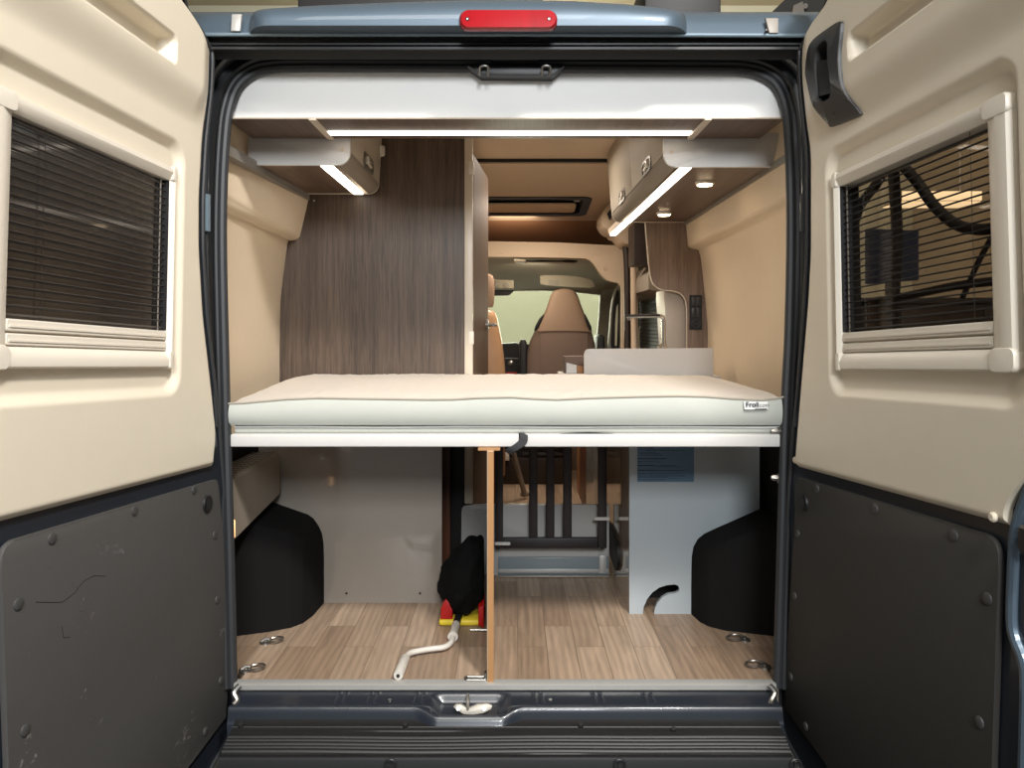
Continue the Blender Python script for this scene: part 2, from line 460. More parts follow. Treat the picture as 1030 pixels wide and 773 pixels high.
# skylight
w1 = sempty('window_1', (0, 2.69, 1.76))
def sky_ring(x0, x1, y0, y1, r, dz):
    c = ((x0+x1)/2, (y0+y1)/2)
    return [Vector((c[0]+a, c[1]+b, zc(c[1]+b)+dz)) for a, b in round_rect(x1-x0, y1-y0, r)]
bm = B(); bm_loft(bm, [sky_ring(-.23, .425, 2.50, 2.875, .05, .10), sky_ring(-.23, .425, 2.50, 2.875, .05, -.006), sky_ring(-.29, .475, 2.45, 2.925, .06, -.006), sky_ring(-.29, .475, 2.45, 2.925, .06, .01)], caps=False)
struct('window_frame', bm, 'matte_black', w1)
bm = B(); bm_prism(bm, sky_ring(-.23, .425, 2.50, 2.875, .05, .085), (0, 0, .01)); struct('pane', bm, 'beige_plastic', w1)
bm = B(); bm_prism(bm, sky_ring(-.225, .395, 2.66, 2.868, .03, .004), (0, 0, .01)); struct('blind', bm, 'ceiling_fabric', w1)
bm = B(); bm_box(bm, .37, .41, 2.52, 2.60, zc(2.56)-.0, zc(2.56)+.03, .008); struct('latch', bm, 'grey_plastic', w1)

# ------------------------------------------------------------------ showroom around the van
bm = B(); bm_box(bm, -9, 9, -7, 9, -.66, -.62); o = struct('floor_showroom', bm, 'ground', smooth=False)
bm = B(); bm_box(bm, -9, 9, 8.0, 8.1, -.62, 5.2); struct('wall_back', bm, 'screen_wall', smooth=False)
bm = B(); bm_box(bm, -9, 9, -2.0, 8.1, 5.2, 5.3); struct('ceiling_showroom', bm, 'room_ceiling', smooth=False)
bm = B(); bm_box(bm, 5.2, 5.3, -7, 8.0, -.62, 5.2); struct('wall_right_showroom', bm, 'room_wall', smooth=False)
bm = B(); bm_box(bm, -5.3, -5.2, -7, 8.0, -.62, 5.2); struct('wall_left_showroom', bm, 'dark_room', smooth=False)
b1 = thing('ceiling_beam', 'dark diagonal roof beam with a metal bracket above the right door', 'beam', at(810, 0, 4.0))
bm = B()
p = [at(772, 22, 4.0), at(812, 4, 4.0), at(860, -30, 4.0), at(900, -30, 4.0), at(900, 22, 4.0)]
q = [at(766, 22, 4.0), at(808, -18, 4.0), at(850, -22, 4.0), at(820, 22, 4.0)]
bm_prism(bm, q, (.0, .25, 0)); obj('girder', bm, 'beam', b1, smooth=False)
bm = B(); bm_prism(bm, [at(795, 16, 3.97), at(797, 7, 3.97), at(806, 3, 3.97), at(808, 16, 3.97)], (0, -.03, 0)); bm_cyl(bm, at(810, 6, 3.99), at(810, 6, 3.93), .02); obj('bracket', bm, 'grey_plastic', b1)

# ================================================================== VAN BODY
LEAN = .045
van = thing('camper_van', 'dark blue grey camper van body seen from behind with its rear open', 'van', (0, .3, -.6))
def pl(px, py, dy=0.0):                       # point on the leaning plane of the rear opening
    z = 1.0
    for _ in range(6):
        Y = LEAN*z + dy; p = at(px, py, Y); z = p.z
    return p
open_px = [(237, 693), (234.5, 573), (229.5, 390), (226.5, 260), (227, 190), (230, 135), (234, 108), (242, 88), (257, 76), (275, 72), (300, 71), (350, 71), (430, 71.3), (515, 71.7), (600, 72.2), (680, 72.6), (725, 73), (748, 74), (765, 78), (779, 88), (787, 108), (790.5, 140), (792.5, 200), (792.5, 260), (790.5, 340), (788, 390), (785, 480), (782.5, 573), (779, 693)]
def dense_open():
    pts = [pl(a, b) for a, b in open_px]
    return spline(pts, 8)
OP = dense_open()
cen = Vector((-.02, 0, .86))
def off_path(d, dy):
    out = []
    n = len(OP)
    for i, p in enumerate(OP):
        t = (OP[min(i+1, n-1)] - OP[max(i-1, 0)]); t.y = 0; t.normalize()
        nr = Vector((-t.z, 0, t.x))
        if nr.dot(p - cen) < 0 and True:
            nr = -nr
        out.append(Vector((p.x + nr.x*d, p.y + dy, p.z + nr.z*d)))
    return out
bm = B()
prof = [(.09, .12), (.06, .10), (.012, .03), (.030, .015), (.034, -.005), (.040, -.012), (.062, -.012), (.066, -.035), (.070, -.042), (.13, -.045), (.16, -.03), (.18, .06)]
bm_loft(bm, [off_path(a, b) for a, b in prof], closed=False)
obj('door_frame', bm, 'black_paint', van, sharp=28)
bm = B(); bm_tube(bm, off_path(.012, .01), .0135, 10); bm_tube(bm, off_path(.027, .002), .0075, 8); obj('door_seal', bm, 'rubber', van)
# plastic latch mount in the top of the seal with two wire loops
bm = B()
bm_prism(bm, [pl(470, 66, -.03), pl(484, 75, -.03), pl(556, 75.5, -.03), pl(568, 66, -.03)], (0, .06, 0), .003)
bm_prism(bm, [pl(494, 52, -.05), pl(541, 52, -.05), pl(541, 60, -.05), pl(494, 60, -.05)], (0, .03, 0), .002)
lm = obj('latch_mount', bm, 'black_plastic', van)
for cx in (487, 549.5):
    bm = B()
    P = spline([pl(cx-4.5, 76, -.045), pl(cx-4, 68, -.05), pl(cx-2, 66.4, -.052), pl(cx+2, 66.4, -.052), pl(cx+4, 68, -.05), pl(cx+3.6, 76, -.045)], 5)
    bm_tube(bm, P, .0034, 8); obj('latch_loop', bm, 'steel', lm)
for cx in (498, 536):
    bm = B(); bm_cyl(bm, pl(cx, 57, -.055), pl(cx, 57, -.045), .004, 10); obj('screw', bm, 'brass_steel', lm)
# ribbed channel and gutter above the opening
bm = B()
x0, x1 = at(196, 40, -.02).x, at(816, 40, -.02).x
def zrow(py, Y): return at(516, py, Y).z
rows = [(34.5, -.055), (38, -.055), (39, -.035), (42, -.035), (43.2, -.044), (45, -.044), (46, -.035), (47.2, -.044), (49.5, -.044), (51, -.02), (60, .0)]
bm_loft(bm, [[(x0, Y, zrow(a, Y)), (x1, Y, zrow(a, Y))] for a, Y in rows], closed=False)
obj('weather_channel', bm, 'black_plastic', van, sharp=20)
bm = B(); bm_tube(bm, [(x0, -.062, zrow(35, -.062)), (-.02, -.064, zrow(35, -.062)), (x1, -.062, zrow(36, -.062))], .0055, 10); obj('gutter', bm, 'gutter_paint', van)
# roof end sections beside the cap
for s, (a, b) in enumerate(((190, 262), (672, 830))):
    bm = B()
    prof = [(34, -.055), (24, -.04), (16, -.02), (13, .05), (12, .16)]
    loops = []
    for py, Y in prof:
        loops.append([(at(a, py, Y).x, Y, at(0, py, Y).z), (at(b, py, Y).x, Y, at(0, py, Y).z)])
    bm_loft(bm, loops, closed=False); obj('roof_corner', bm, 'roof_paint', van)
bm = B(); bm_prism(bm, [at(233, 14, -.058), at(243, 14, -.058), at(241, 31, -.072), at(232, 31, -.072)], (0, .012, 0), .002); obj('joint_clip', bm, 'aluminium', van)
bm = B(); bm_prism(bm, [at(770, 18, -.058), at(783, 18, -.058), at(783, 33, -.072), at(774, 33, -.072)], (0, .012, 0), .002); bm_cyl(bm, at(771, 30, -.08), at(771, 30, -.05), .003, 8); obj('joint_clip', bm, 'grey_plastic', van)
# swollen roof cap
bm = B()
NX, NT = 90, 20
sil = pw([(240, 22), (252, 19), (258, 14), (268, 10.5), (285, 8.5), (330, 5.5), (400, 2.5), (470, .5), (520, 0), (570, 1), (620, 4), (650, 7), (672, 10.5), (684, 14), (690, 18), (700, 22)])
xl, xr = at(252, 30, -.06).x, at(690, 30, -.06).x
grid = []
for i in range(NX+1):
    s = i/NX
    x = xl + (xr-xl)*s
    e = min(s, 1-s)*2                       # 0 at the ends, 1 in the middle
    side = 1 - (1-min(1, e/.14))**3          # shoulder
    target = sil(CX + x*F/2.25)
    dpt = -.068 - .055*side
    def prof_z(h):
        return [(dpt + .45*(1-math.cos(k/NT*math.pi/2))**1.25, zrow(34.5, -.06) + h*math.sin(k/NT*math.pi/2)**.85) for k in range(NT+1)]
    lo_h, hi_h = .0, .40
    for _ in range(30):
        h = (lo_h+hi_h)/2
        ys = min(CY - F*(z-1)/(Y+CAMD) for Y, z in prof_z(h))
        if ys < target: hi_h = h
        else: lo_h = h
    grid.append([bm.verts.new((x, Y, z)) for Y, z in prof_z(h)])
for i in range(NX):
    for k in range(NT):
        bm.faces.new((grid[i][k], grid[i+1][k], grid[i+1][k+1], grid[i][k+1]))
for row in (grid[0], grid[-1]):
    lo = bm.verts.new((row[0].co.x, .35, row[0].co.z))
    for k in range(NT): bm.faces.new((row[k], row[k+1], lo))
bot = [r[0] for r in grid]; b2 = [bm.verts.new((v.co.x, -.04, v.co.z)) for v in bot]
for i in range(NX): bm.faces.new((bot[i], bot[i+1], b2[i+1], b2[i]))
obj('roof_cap', bm, 'roof_paint', van, sharp=60)
# dark rack box edges on the roof
bm = B(); bm_box(bm, -.73, .10, .45, .8, 1.93, 2.135, .01); bm_box(bm, .445, .705, .45, .8, 1.93, 2.20, .01); obj('roof_hatch', bm, 'matte_black', van)
# brake lamp
Yb = -.128
c0, c1 = at(462, 11, Yb), at(560.5, 30, Yb)
bm = B()
w, h = c1.x-c0.x, c0.z-c1.z; cx, cz = (c0.x+c1.x)/2, (c0.z+c1.z)/2
lo = []
for dy, k in ((.012, 1.0), (-.002, 1.0), (-.008, .97), (-.0125, .90)):
    lo.append([Vector((cx+a, Yb+dy, cz+b)) for a, b in round_rect(w*(k if k > .9 else .95), h*k, h*.42*k)])
bm_loft(bm, lo); bl = obj('brake_lamp', bm, 'lens_red', van)
for dx in (-w*.415, w*.415):
    bm = B(); bm_cyl(bm, (cx+dx, Yb-.006, cz-.001), (cx+dx, Yb-.0125, cz-.001), .0055, 14); bm_cyl(bm, (cx+dx, Yb-.0125, cz-.001), (cx+dx, Yb-.0135, cz-.001), .0028, 8); obj('screw', bm, 'steel', bl)
# body sides outside
for sd_, nm in ((-1, 'wall_left_outer'), (1, 'wall_right_outer')):
    bm = B()
    pr = [(.975, 1.90), (.99, 1.45), (1.02, 1.0), (1.02, .3), (.99, -.25)]
    bm_loft(bm, [[(sd_*x-.02, y, z) for x, z in pr] for y in (.07, 2.0, 4.6)], closed=False); struct(nm, bm, 'dark_paint')
bm = B(); bm_box(bm, -.92, .92, .4, 4.0, 1.905, 1.93); struct('ceiling_outer', bm, 'roof_paint', smooth=False)
# hinge straps and seal rails between opening and doors
for s, xx in ((0, 207.5), (1, 809)):
    bm = B(); bm_tube(bm, spline([pl(xx, 128, -.06), pl(xx-(.5 if s == 0 else -.5), 190, -.062), pl(xx, 232, -.062)], 6), .0085, 10)
    hg = obj('hinge_arm', bm, 'dark_paint', van)
    bm = B(); bm_cyl(bm, pl(xx, 196, -.066), pl(xx, 233, -.066), .0115, 12); obj('hinge_sleeve', bm, 'gutter_paint' if s == 0 else 'dark_paint', hg)
    bm = B(); bm_tube(bm, spline([pl(xx, 233, -.06), pl(xx+(3 if s == 0 else -1), 320, -.06), pl(xx+(10 if s == 0 else -8), 430, -.06)], 6), .006, 8); obj('check_rod', bm, 'black_paint', hg)

# sill: embossed painted step with a dished latch recess in the middle
def sm(a, b, x):
    t = max(0., min(1., (x-a)/(b-a))); return t*t*(3-2*t)
bm = B()
sx0, sx1 = at(236, 705, -.04).x, at(781, 705, -.04).x
nx, ny = 480, 40
G = []
rcx = at(472, 710, -.09).x
for i in range(nx+1):
    x = sx0 + (sx1-sx0)*i/nx
    row = []
    dd = 1 - sm(.085, .15, abs(x-rcx))
    for k in range(ny+1):
        t = k/ny
        Y = -.008 - t*.092 - .02*dd*sm(.75, 1.0, t)
        z = -.016 - .020*t - .010*sm(.55, .62, t)*0
        z += .009*math.exp(-((t-.80)/.09)**2)*(1-dd)            # rolled ridge
        z -= .030*sm(.86, 1.0, t)
        dish = (1 - sm(.07, .115, abs(x-rcx)))*sm(.06, .3, t)*(1-sm(.80, .93, t))
        z -= .020*dish
        z += .006*dd*math.exp(-((t-.93)/.05)**2)
        for cxp, wd in ((345, 3), (377, 3), (424, 4), (540, 4), (600, 3), (651, 3)):
            xc = at(cxp + (-6*t if cxp < 516 else 6*t), 707, -.05).x
            z += .004*math.exp(-((abs(x-xc)-.010)/.003)**2)*sm(.05, .1, t)*(1-sm(.52, .58, t))
        row.append(bm.verts.new((x, Y, z)))
    G.append(row)
for i in range(nx):
    for k in range(ny): bm.faces.new((G[i][k], G[i+1][k], G[i+1][k+1], G[i][k+1]))
fr = [r[-1] for r in G]; f2 = [bm.verts.new((v.co.x, v.co.y+.01, v.co.z-.08)) for v in fr]
for i in range(nx): bm.faces.new((fr[i], fr[i+1], f2[i+1], f2[i]))
sill = obj('sill', bm, 'dark_paint', van, sharp=50)
for a, b in ((388, 414), (549, 574)):
    bm = B(); p0, p1 = at(a, 702, -.04), at(b, 702, -.04); bm_box(bm, p0.x, p1.x, -.052, -.016, -.032, -.027, .002); pt = obj('lock_plate', bm, 'black_plastic', sill)
    for xx, yy in ((p0.x+.012, -.045), (p1.x-.012, -.022)):
        bm = B(); bm_cyl(bm, (xx, yy, -.028), (xx, yy, -.0225), .0055, 10); obj('bolt', bm, 'steel', pt)
stp = [at(456, 712, -0.0756), at(459, 709, -0.0720), at(464, 709, -0.0720), at(469, 713, -0.0768), at(473, 713, -0.0768), at(480, 709, -0.0720), at(490, 708.5, -0.0714), at(495, 710.5, -0.0738), at(494, 714, -0.0780), at(486, 718, -0.0828), at(476, 719.5, -0.0846), at(466, 719, -0.0840)]
bm = B(); bm_prism(bm, [Vector((p.x, p.y, p.z)) for p in stp], (0, .004, .002), .001)
st = obj('striker', bm, 'brass_steel', sill)
bm = B(); p = at(470.5, 710, -.07); bm_tube(bm, spline([(p.x, -.076, -.044), (p.x, -.073, -.018), (p.x-.002, -.055, -.012), (p.x-.002, -.035, -.016), (p.x, -.032, -.045)], 5), .0045, 8); obj('striker_loop', bm, 'brass_steel', st)
for xx in (461, 487):
    bm = B(); p = at(xx, 713, -.077); bm_cyl(bm, p+Vector((0, -.001, 0)), p+Vector((0, -.005, .002)), .006, 12); obj('bolt', bm, 'steel', st)
for s, xx in ((0, 241), (1, 774)):
    bm = B(); p = at(xx, 697, -.03); bm_tube(bm, spline([p+Vector((0, 0, .02)), p+Vector((.012*(1 if s else -1), -.01, .005)), p+Vector((0, -.02, -.012)), p+Vector((-.006, -.03, -.02))], 5), .008, 8); obj('door_buffer', bm, 'steel', sill)
# bumper step
bm = B()
prof = [(-.085, -.045), (-.10, -.056), (-.118, -.060)]
Y = -.118; z = -.060
for k in range(52):
    t = k/51
    yy = -.120 - .082*t; zz = -.062 - .028*t
    if .28 < t < .92:
        ph = (t-.28)/.64*5.0
        zz += .0035*abs(math.sin(math.pi*ph))**.6
    prof.append((yy, zz))
prof += [(-.205, -.0895), (-.210, -.0885), (-.215, -.090), (-.218, -.097), (-.222, -.13), (-.25, -.30), (-.25, -.40)]
loops = []
for i in range(41):
    x = -.746 + 1.458*i/40
    wv = .0012*math.sin(x*5.3) + .0008*math.sin(x*11+1)
    loops.append([(x, y, z + (wv if -.20 < y < -.13 else 0)) for y, z in prof])
bm_loft(bm, loops, closed=False); bp = obj('bumper', bm, 'bumper_plastic', van, sharp=25)
for px, py, Y, z in ((243, 726, -.112, -.057), (408, 725, -.112, -.057), (584, 725, -.112, -.057), (677, 730, -.125, -.062)):
    bm = B(); x = at(px, py, Y).x; bm_cyl(bm, (x, Y-.004, z-.002), (x, Y-.007, z+.004), .008, 14, .006); obj('screw', bm, 'black_plastic', bp)
for px in (393, 623, 800):
    bm = B(); p = at(px, 769, -.219); q = Vector((p.x, -.2235, p.z))
    bm_tube(bm, [q + Vector((math.cos(a)*.014, 0, math.sin(a)*.014)) for a in [k*math.pi/8 for k in range(16)]], .003, 6, closed=True); bm_cyl(bm, q+Vector((0, .004, 0)), q+Vector((0, -.004, 0)), .006, 10); obj('screw', bm, 'black_plastic', bp)
# aluminium threshold on the floor edge
bm = B()
a0, a1 = at(237, 688, 0).x, at(779, 688, 0).x
a0 -= .003; a1 += .003
bm_prism(bm, [(a0, .022, .003), (a0, -.004, .003), (a0, -.009, .0), (a0, -.010, -.013), (a0, .0, -.016), (a0, .022, -.001)], (a1-a0, 0, 0), .0008)
struct('trim_4', bm, 'aluminium')

# ================================================================== REAR DOORS
class Door:
    def __init__(s, side):
        s.side = side
        s.H = at(210 if side < 0 else 806, 330, -.09)
        s.u = Vector((-.107 if side < 0 else .103, -1, .048)).normalized()
        v = Vector((0, .048, 1.0)); s.v = (v - s.u*v.dot(s.u)).normalized()
        n = s.u.cross(s.v)
        s.n = n if n.x*side < 0 else -n      # towards the middle of the van
    def uv(s, px, py, n=0.0):
        o = Vector((0, -CAMD, CAMZ)); d = Vector(((px-CX)/F, 1, -(py-CY)/F))
        h = s.H + s.n*n
        t = (h-o).dot(s.n)/d.dot(s.n); p = o + d*t - h
        return (p.dot(s.u), p.dot(s.v))
    def P(s, u, v, n=0.0): return s.H + s.u*u + s.v*v + s.n*n
def smooth_pw(f, w=.02):
    return lambda v: sum(f(v + k*w/3) for k in range(-3, 4))/7
def sheet(D, u0, u1, v0, v1, nf, nu, nv, hole=None, skirt=0.0):
    bm = B(); g = []
    for j in range(nv+1):
        v = v0 + (v1-v0)*j/nv
        a, b = u0(v), u1(v); row = []
        for i in range(nu+1):
            s = i/nu; u = a + (b-a)*s
            row.append((bm.verts.new(D.P(u, v, nf(u, v))), u, v))
        g.append(row)
    for j in range(nv):
        for i in range(nu):
            q = (g[j][i], g[j][i+1], g[j+1][i+1], g[j+1][i])
            cu = sum(x[1] for x in q)/4; cv = sum(x[2] for x in q)/4
            if hole and hole[0] < cu < hole[1] and hole[2] < cv < hole[3]: continue
            bm.faces.new([x[0] for x in q])
    if skirt:
        be = [e for e in bm.edges if e.is_boundary]
        r = bmesh.ops.extrude_edge_only(bm, edges=be)
        for v in r['geom']:
            if isinstance(v, bmesh.types.BMVert): v.co -= D.n*skirt
    return bm
def rr(D, cu, cv, w, h, r, n, k=6):
    return [D.P(cu+a, cv+b, n) for a, b in round_rect(w, h, r, k)]

L, R = Door(-1), Door(1)
def build_door(D):
    left = D.side < 0
    if left:
        cream_px = [(217, 469), (220, 437), (215, 390), (207, 319), (203, 250), (203, 200), (206, 142), (212, 90), (213, 46), (207, 18), (191, 0), (178, -10), (160, -22)]
        shell_px = [(205, 780), (228, 752), (235, 738), (236, 690), (232, 573), (226, 490), (222, 440), (217, 390), (209, 319), (205, 250), (205, 200), (208, 142), (214, 90), (215.5, 46), (210, 18), (194, 0), (180, -12), (160, -26)]
        low_px = [(183, 774), (228, 722), (229.5, 700), (226, 573), (224, 530), (220, 482)]
        bottom = (217, 469)
    else:
        cream_px = [(796.5, 469), (803, 389), (810, 306), (812.7, 255), (812.7, 200), (812.7, 155), (809, 124), (805, 85), (804.4, 60), (806, 39), (815, 18), (833, 0), (846, -10), (862, -22)]
        shell_px = [(815, 780), (796, 759), (785.5, 741), (784, 700), (789, 573), (793, 490), (797, 440), (802, 389), (808.5, 306), (811, 255), (811, 200), (811, 155), (807, 124), (803, 85), (802.5, 60), (804, 39), (813, 17), (830, 0), (845, -13), (862, -26)]
        low_px = [(838.6, 774), (789.5, 713), (790, 690), (796, 573), (799, 530), (801, 480)]
        bottom = (796.5, 469)
    cu0 = smooth_pw(pw([(v, u) for u, v in (D.uv(*p) for p in cream_px)]), .025)
    su0 = smooth_pw(pw([(v, u) for u, v in (D.uv(*p, n=-.012) for p in shell_px)]), .025)
    vb = D.uv(*bottom)[1]
    vt = .99
    # window rectangles (inner pane), measured off the photo
    if left: q = [D.uv(*p) for p in ((14, 113), (173, 180), (172, 333), (14, 319))]
    else: q = [D.uv(*p) for p in ((990.4, 121.6), (841, 187.6), (843.7, 334), (992, 323))]
    wu0, wu1 = (q[1][0]+q[2][0])/2, (q[0][0]+q[3][0])/2
    wv1, wv0 = (q[0][1]+q[1][1])/2, (q[2][1]+q[3][1])/2
    # slot
    if left: s = [D.uv(*p, n=.028) for p in ((178, 39), (178, 64), (90, 0))]
    else: s = [D.uv(*p, n=.028) for p in ((853, 37), (853, 61), (936, 0))]
    sv0, sv1, su = (s[1][1]+s[2][1])/2, s[0][1], s[0][0]
    # recess round the window
    if left: e = [D.uv(*p) for p in ((184, 160), (193, 372), (100, 398))]
    else: e = [D.uv(*p) for p in ((832, 168), (823, 372), (930, 400))]
    eu, ev1, ev0 = e[0][0], e[0][1]+.03, (e[2][1])
    if not left: cr = D.uv(950, 75)[1]
    else: cr = D.uv(100, 70)[1]
    free = .80
    def box_in(u, v, a, b, c, d, w, r=.03):
        # smooth rounded-box mask
        mu, mv = (a+b)/2, (c+d)/2
        qx, qy = abs(u-mu) - (b-a)/2 + r, abs(v-mv) - (d-c)/2 + r
        sd = math.hypot(max(qx, 0), max(qy, 0)) + min(max(qx, qy), 0) - r
        return 1 - sm(-w, w, sd)
    er1 = wu1 + .075
    def nf_base(u, v, slot=True):
        n = .030*sm(cr-.004, cr+.10, v)*(1-sm(.9, 1.02, v)*0)*sm(cu0(v)+.0, cu0(v)+.10, u)
        n -= .020*box_in(u, v, eu, er1, ev0, ev1, .013, .045)
        if slot: n -= .045*box_in(u, v, su+.006, su+.66, sv0, sv1, .005, .012)
        edge = u - cu0(v)
        n -= .016*(1-sm(0, .022, edge))**2
        n -= .012*(1-sm(0, .016, v-vb))**2
        return n
    nf = nf_base
    nf0 = lambda u, v: nf_base(u, v, False)
    if not left:
        iqs = [D.uv(*p, n=.024) for p in ((836, 41), (840, 95), (827, 102), (824, 70))]
        ia, ib = min(a for a, b in iqs), max(a for a, b in iqs); ic, id_ = min(b for a, b in iqs), max(b for a, b in iqs)
        nf = lambda u, v: nf_base(u, v) - .06*box_in(u, v, ia-.004, ib+.004, ic-.004, id_+.004, .004, .01)
    def cu1(v): return .735 + .10*sm(vb+.012, vb+.16, v) + .07*sm(.1, .4, v)
    lab = ('rear door standing open at the left, cream upper lining without a handle, scuffed grey lower panel' if left
           else 'rear door standing open at the right, cream upper lining with a black pull handle')
    root = thing('rear_door', lab, 'door', D.P(0.35, -1.2, 0), 'open rear doors of the van')
    hole = (wu0-.004, wu1+.004, wv0-.02, wv1+.004)
    bm = sheet(D, cu0, cu1, vb, vt, nf, 190, 300, hole, .018); lining = obj('upper_lining', bm, 'cream', root, sharp=80)
    # steel shell: inner skin, outer skin and edge
    vs0 = D.uv(shell_px[0][0], shell_px[0][1], -.012)[1] - .03
    def su1(v): return .785 + .075*sm(vb-.02, vb+.14, v) + .06*sm(.1, .4, v)
    h2 = (wu0+.0, wu1-.0, wv0, wv1)
    def shell_n(u, v):
        return -.018 - .034*sm(.03, .06, u-su0(v))*sm(.02, .05, v-vb)*(1-sm(-.05, -.02, u-su1(v)))
    bm = sheet(D, su0, su1, vs0, vt+.03, shell_n, 120, 160, hole, 0)
    bmo = sheet(D, su0, su1, vs0, vt+.03, lambda u, v: -.058, 120, 120, (hole[0]-.10, hole[1], hole[2], hole[3]), 0)
    me = bpy.data.meshes.new('tmp'); bmo.to_mesh(me); bmo.free(); bm.from_mesh(me); bpy.data.meshes.remove(me)
    for v_a in (0,):
        nvv = 60
        vv = [vs0 + (vt+.03-vs0)*k/nvv for k in range(nvv+1)]
        for f in (su0, su1):
            bm_loft(bm, [[D.P(f(v), v, -.018) for v in vv], [D.P(f(v), v, -.058) for v in vv]], closed=False)
    shell = obj('steel_shell', bm, 'dark_paint', root, sharp=40)
    # rolled rim along the hinge edge
    bm = B(); vv = [vs0 + (vt-vs0)*k/80 for k in range(81)]
    bm_tube(bm, [D.P(su0(v)-.002, v, -.016) for v in vv], .006, 8); obj('edge_bead', bm, 'rubber', shell)
    # lower panel
    lp = [D.uv(*p, n=-.004) for p in low_px]
    vlow = D.uv(*low_px[-1], n=-.004)[1]
    pts = []
    vbot = lp[0][1] - .02
    f_low = pw([(v, u) for u, v in lp])
    rr_ = .03
    pts = [(lp[0][0]+.012, vbot)] + [tuple(x) for x in lp[1:-1]]
    top_u = lp[-1][0]
    for k in range(6):
        a = math.pi - math.pi/2*k/5; pts.append((top_u + .016 + .016*math.cos(a), vlow - .016 + .016*math.sin(a)))
    fe = .716
    for k in range(6):
        a = math.pi/2 - math.pi/2*k/5; pts.append((fe - rr_ + rr_*math.cos(a), vlow - rr_ + rr_*math.sin(a)))
    pts += [(fe-.002, -.47), (.685, -.80), (.678, vbot)]
    bm = B(); bm_prism(bm, [D.P(a, b, -.004) for a, b in pts], D.n*-.012, .003)
    low = obj('lower_panel', bm, 'scuffed_panel' if left else 'hard_panel', root)
    riv = ([(52, 542), (135, 514), (195, 493), (216, 538.5), (218.5, 603.5), (222, 685), (206.5, 736), (18, 608), (25, 735)] if left else
           [(822, 492), (880.5, 512), (960, 539), (802.5, 537), (799.5, 600), (795.5, 681), (810.5, 731), (993.5, 602.5), (985.5, 727)])
    for p in riv:
        u, v = D.uv(*p, n=-.004)
        bm = B(); c = D.P(u, v, -.0045)
        bm_tube(bm, [c, c+D.n*.003, c+D.n*.0045, c+D.n*.0046], .01, 18, radii=[.0115, .011, .008, .002]); obj('rivet', bm, 'rivet_grey', low)
    u, v = D.uv(*((208, 507) if left else (809, 506)), n=-.004); c = D.P(u, v, -.0045)
    bm = B(); bm_tube(bm, [c, c+D.n*.006, c+D.n*.008, c+D.n*.004, c+D.n*.0065, c+D.n*.0066], .02, 24, radii=[.023, .022, .018, .013, .010, .002]); obj('buffer', bm, 'black_plastic', low)
    for p in ([(214.5, 466)] if left else [(796.5+0, 463), (1000, 520.5)]):
        u, v = D.uv(*p); c = D.P(u, v, -.012 if p[0] < 900 else 0)
        bm = B(); bm_tube(bm, [c, c+D.n*.004, c+D.n*.007, c+D.n*.0071], .007, 14, radii=[.009, .009, .006, .001]); obj('rivet', bm, 'cream', lining)
    if not left:   # painted flange past the free edge
        bm = B(); P = [D.uv(*p) for p in ((1030, 486), (1015, 528), (1012, 560), (1010, 620), (1013, 642), (1021, 664), (1024, 690), (1022, 775))]
        bm_tube(bm, spline([D.P(a, b, -.016) for a, b in P], 6), .011, 10); obj('painted_flange', bm, 'roof_paint', shell)
        u, v = D.uv(1026, 543); bm = B()
        bm_loft(bm, [rr(D, u+.01, v, .035, .05, .012, -.014), rr(D, u+.01, v, .035, .05, .012, -.002), rr(D, u+.01, v, .026, .04, .010, .002)]); obj('latch_cover', bm, 'black_plastic', shell)
    if left:       # crack and scuffs on the lower panel
        for path in ([(36, 606), (54, 606.5), (63, 606), (75, 597), (83, 586), (94, 579.5), (106, 580)], [(62, 630), (64, 642), (70, 641.5)]):
            bm = B(); P = [D.uv(*p, n=-.004) for p in path]; bm_tube(bm, [D.P(a, b, -.0042) for a, b in P], .0009, 5); obj('crack', bm, 'matte_black', low)
        random.seed(3)
        for cxp, cyp, k in ((68, 595, 5), (86, 612, 9), (92, 622, 5), (80, 636, 4), (96, 660, 2), (88, 700, 6), (93, 726, 5), (190, 644, 3), (155, 680, 2), (185, 522, 4), (100, 552, 4), (30, 655, 3), (52, 575, 3)):
            bm = B()
            for _ in range(k):
                ax, ay = cxp + random.uniform(-8, 8), cyp + random.uniform(-9, 9); an = random.uniform(-1.2, -.4) if random.random() < .7 else random.uniform(1, 2); ln = random.uniform(2, 7)
                P = [D.uv(*p, n=-.004) for p in ((ax, ay), (ax+math.cos(an)*ln*.5, ay+math.sin(an)*ln*.5+random.uniform(-.6, .6)), (ax+math.cos(an)*ln, ay+math.sin(an)*ln))]
                w_ = random.uniform(.0006, .0016); bm_tube(bm, [D.P(a, b, -.0041) for a, b in P], w_, 5, radii=[w_*.3, w_, w_*.3], flat=.3)
            obj('scratch', bm, 'slat_edge', low)
    # window: frame, corner caps, cassette rails, pane and blind
    nb = -.014
    cu, cv, ww, wh = (wu0+wu1)/2, (wv0+wv1)/2, wu1-wu0, wv1-wv0
    lo_ext = .052                                   # rails under the pane
    fh, ff, ft, fb = .016, .062, .034, .040         # frame widths: hinge, free, top, bottom
    bm = B()
    def ring(k, n, r, ex=0):
        a0, a1, b0, b1 = wu0-fh*k-ex, wu1+ff*k+ex, wv0-lo_ext-fb*k-ex, wv1+ft*k+ex
        return rr(D, (a0+a1)/2, (b0+b1)/2, a1-a0, b1-b0, r, n)
    bm_loft(bm, [ring(.0, nb-.045, .002), ring(.0, nb+.004, .002), ring(.12, nb+.008, .004), ring(.55, nb+.016, .010), ring(.9, nb+.014, .014), ring(1.0, nb+.006, .016), ring(1.0, nb-.008, .016)], caps=False)
    wf = obj('window_frame', bm, 'window_plastic', root)
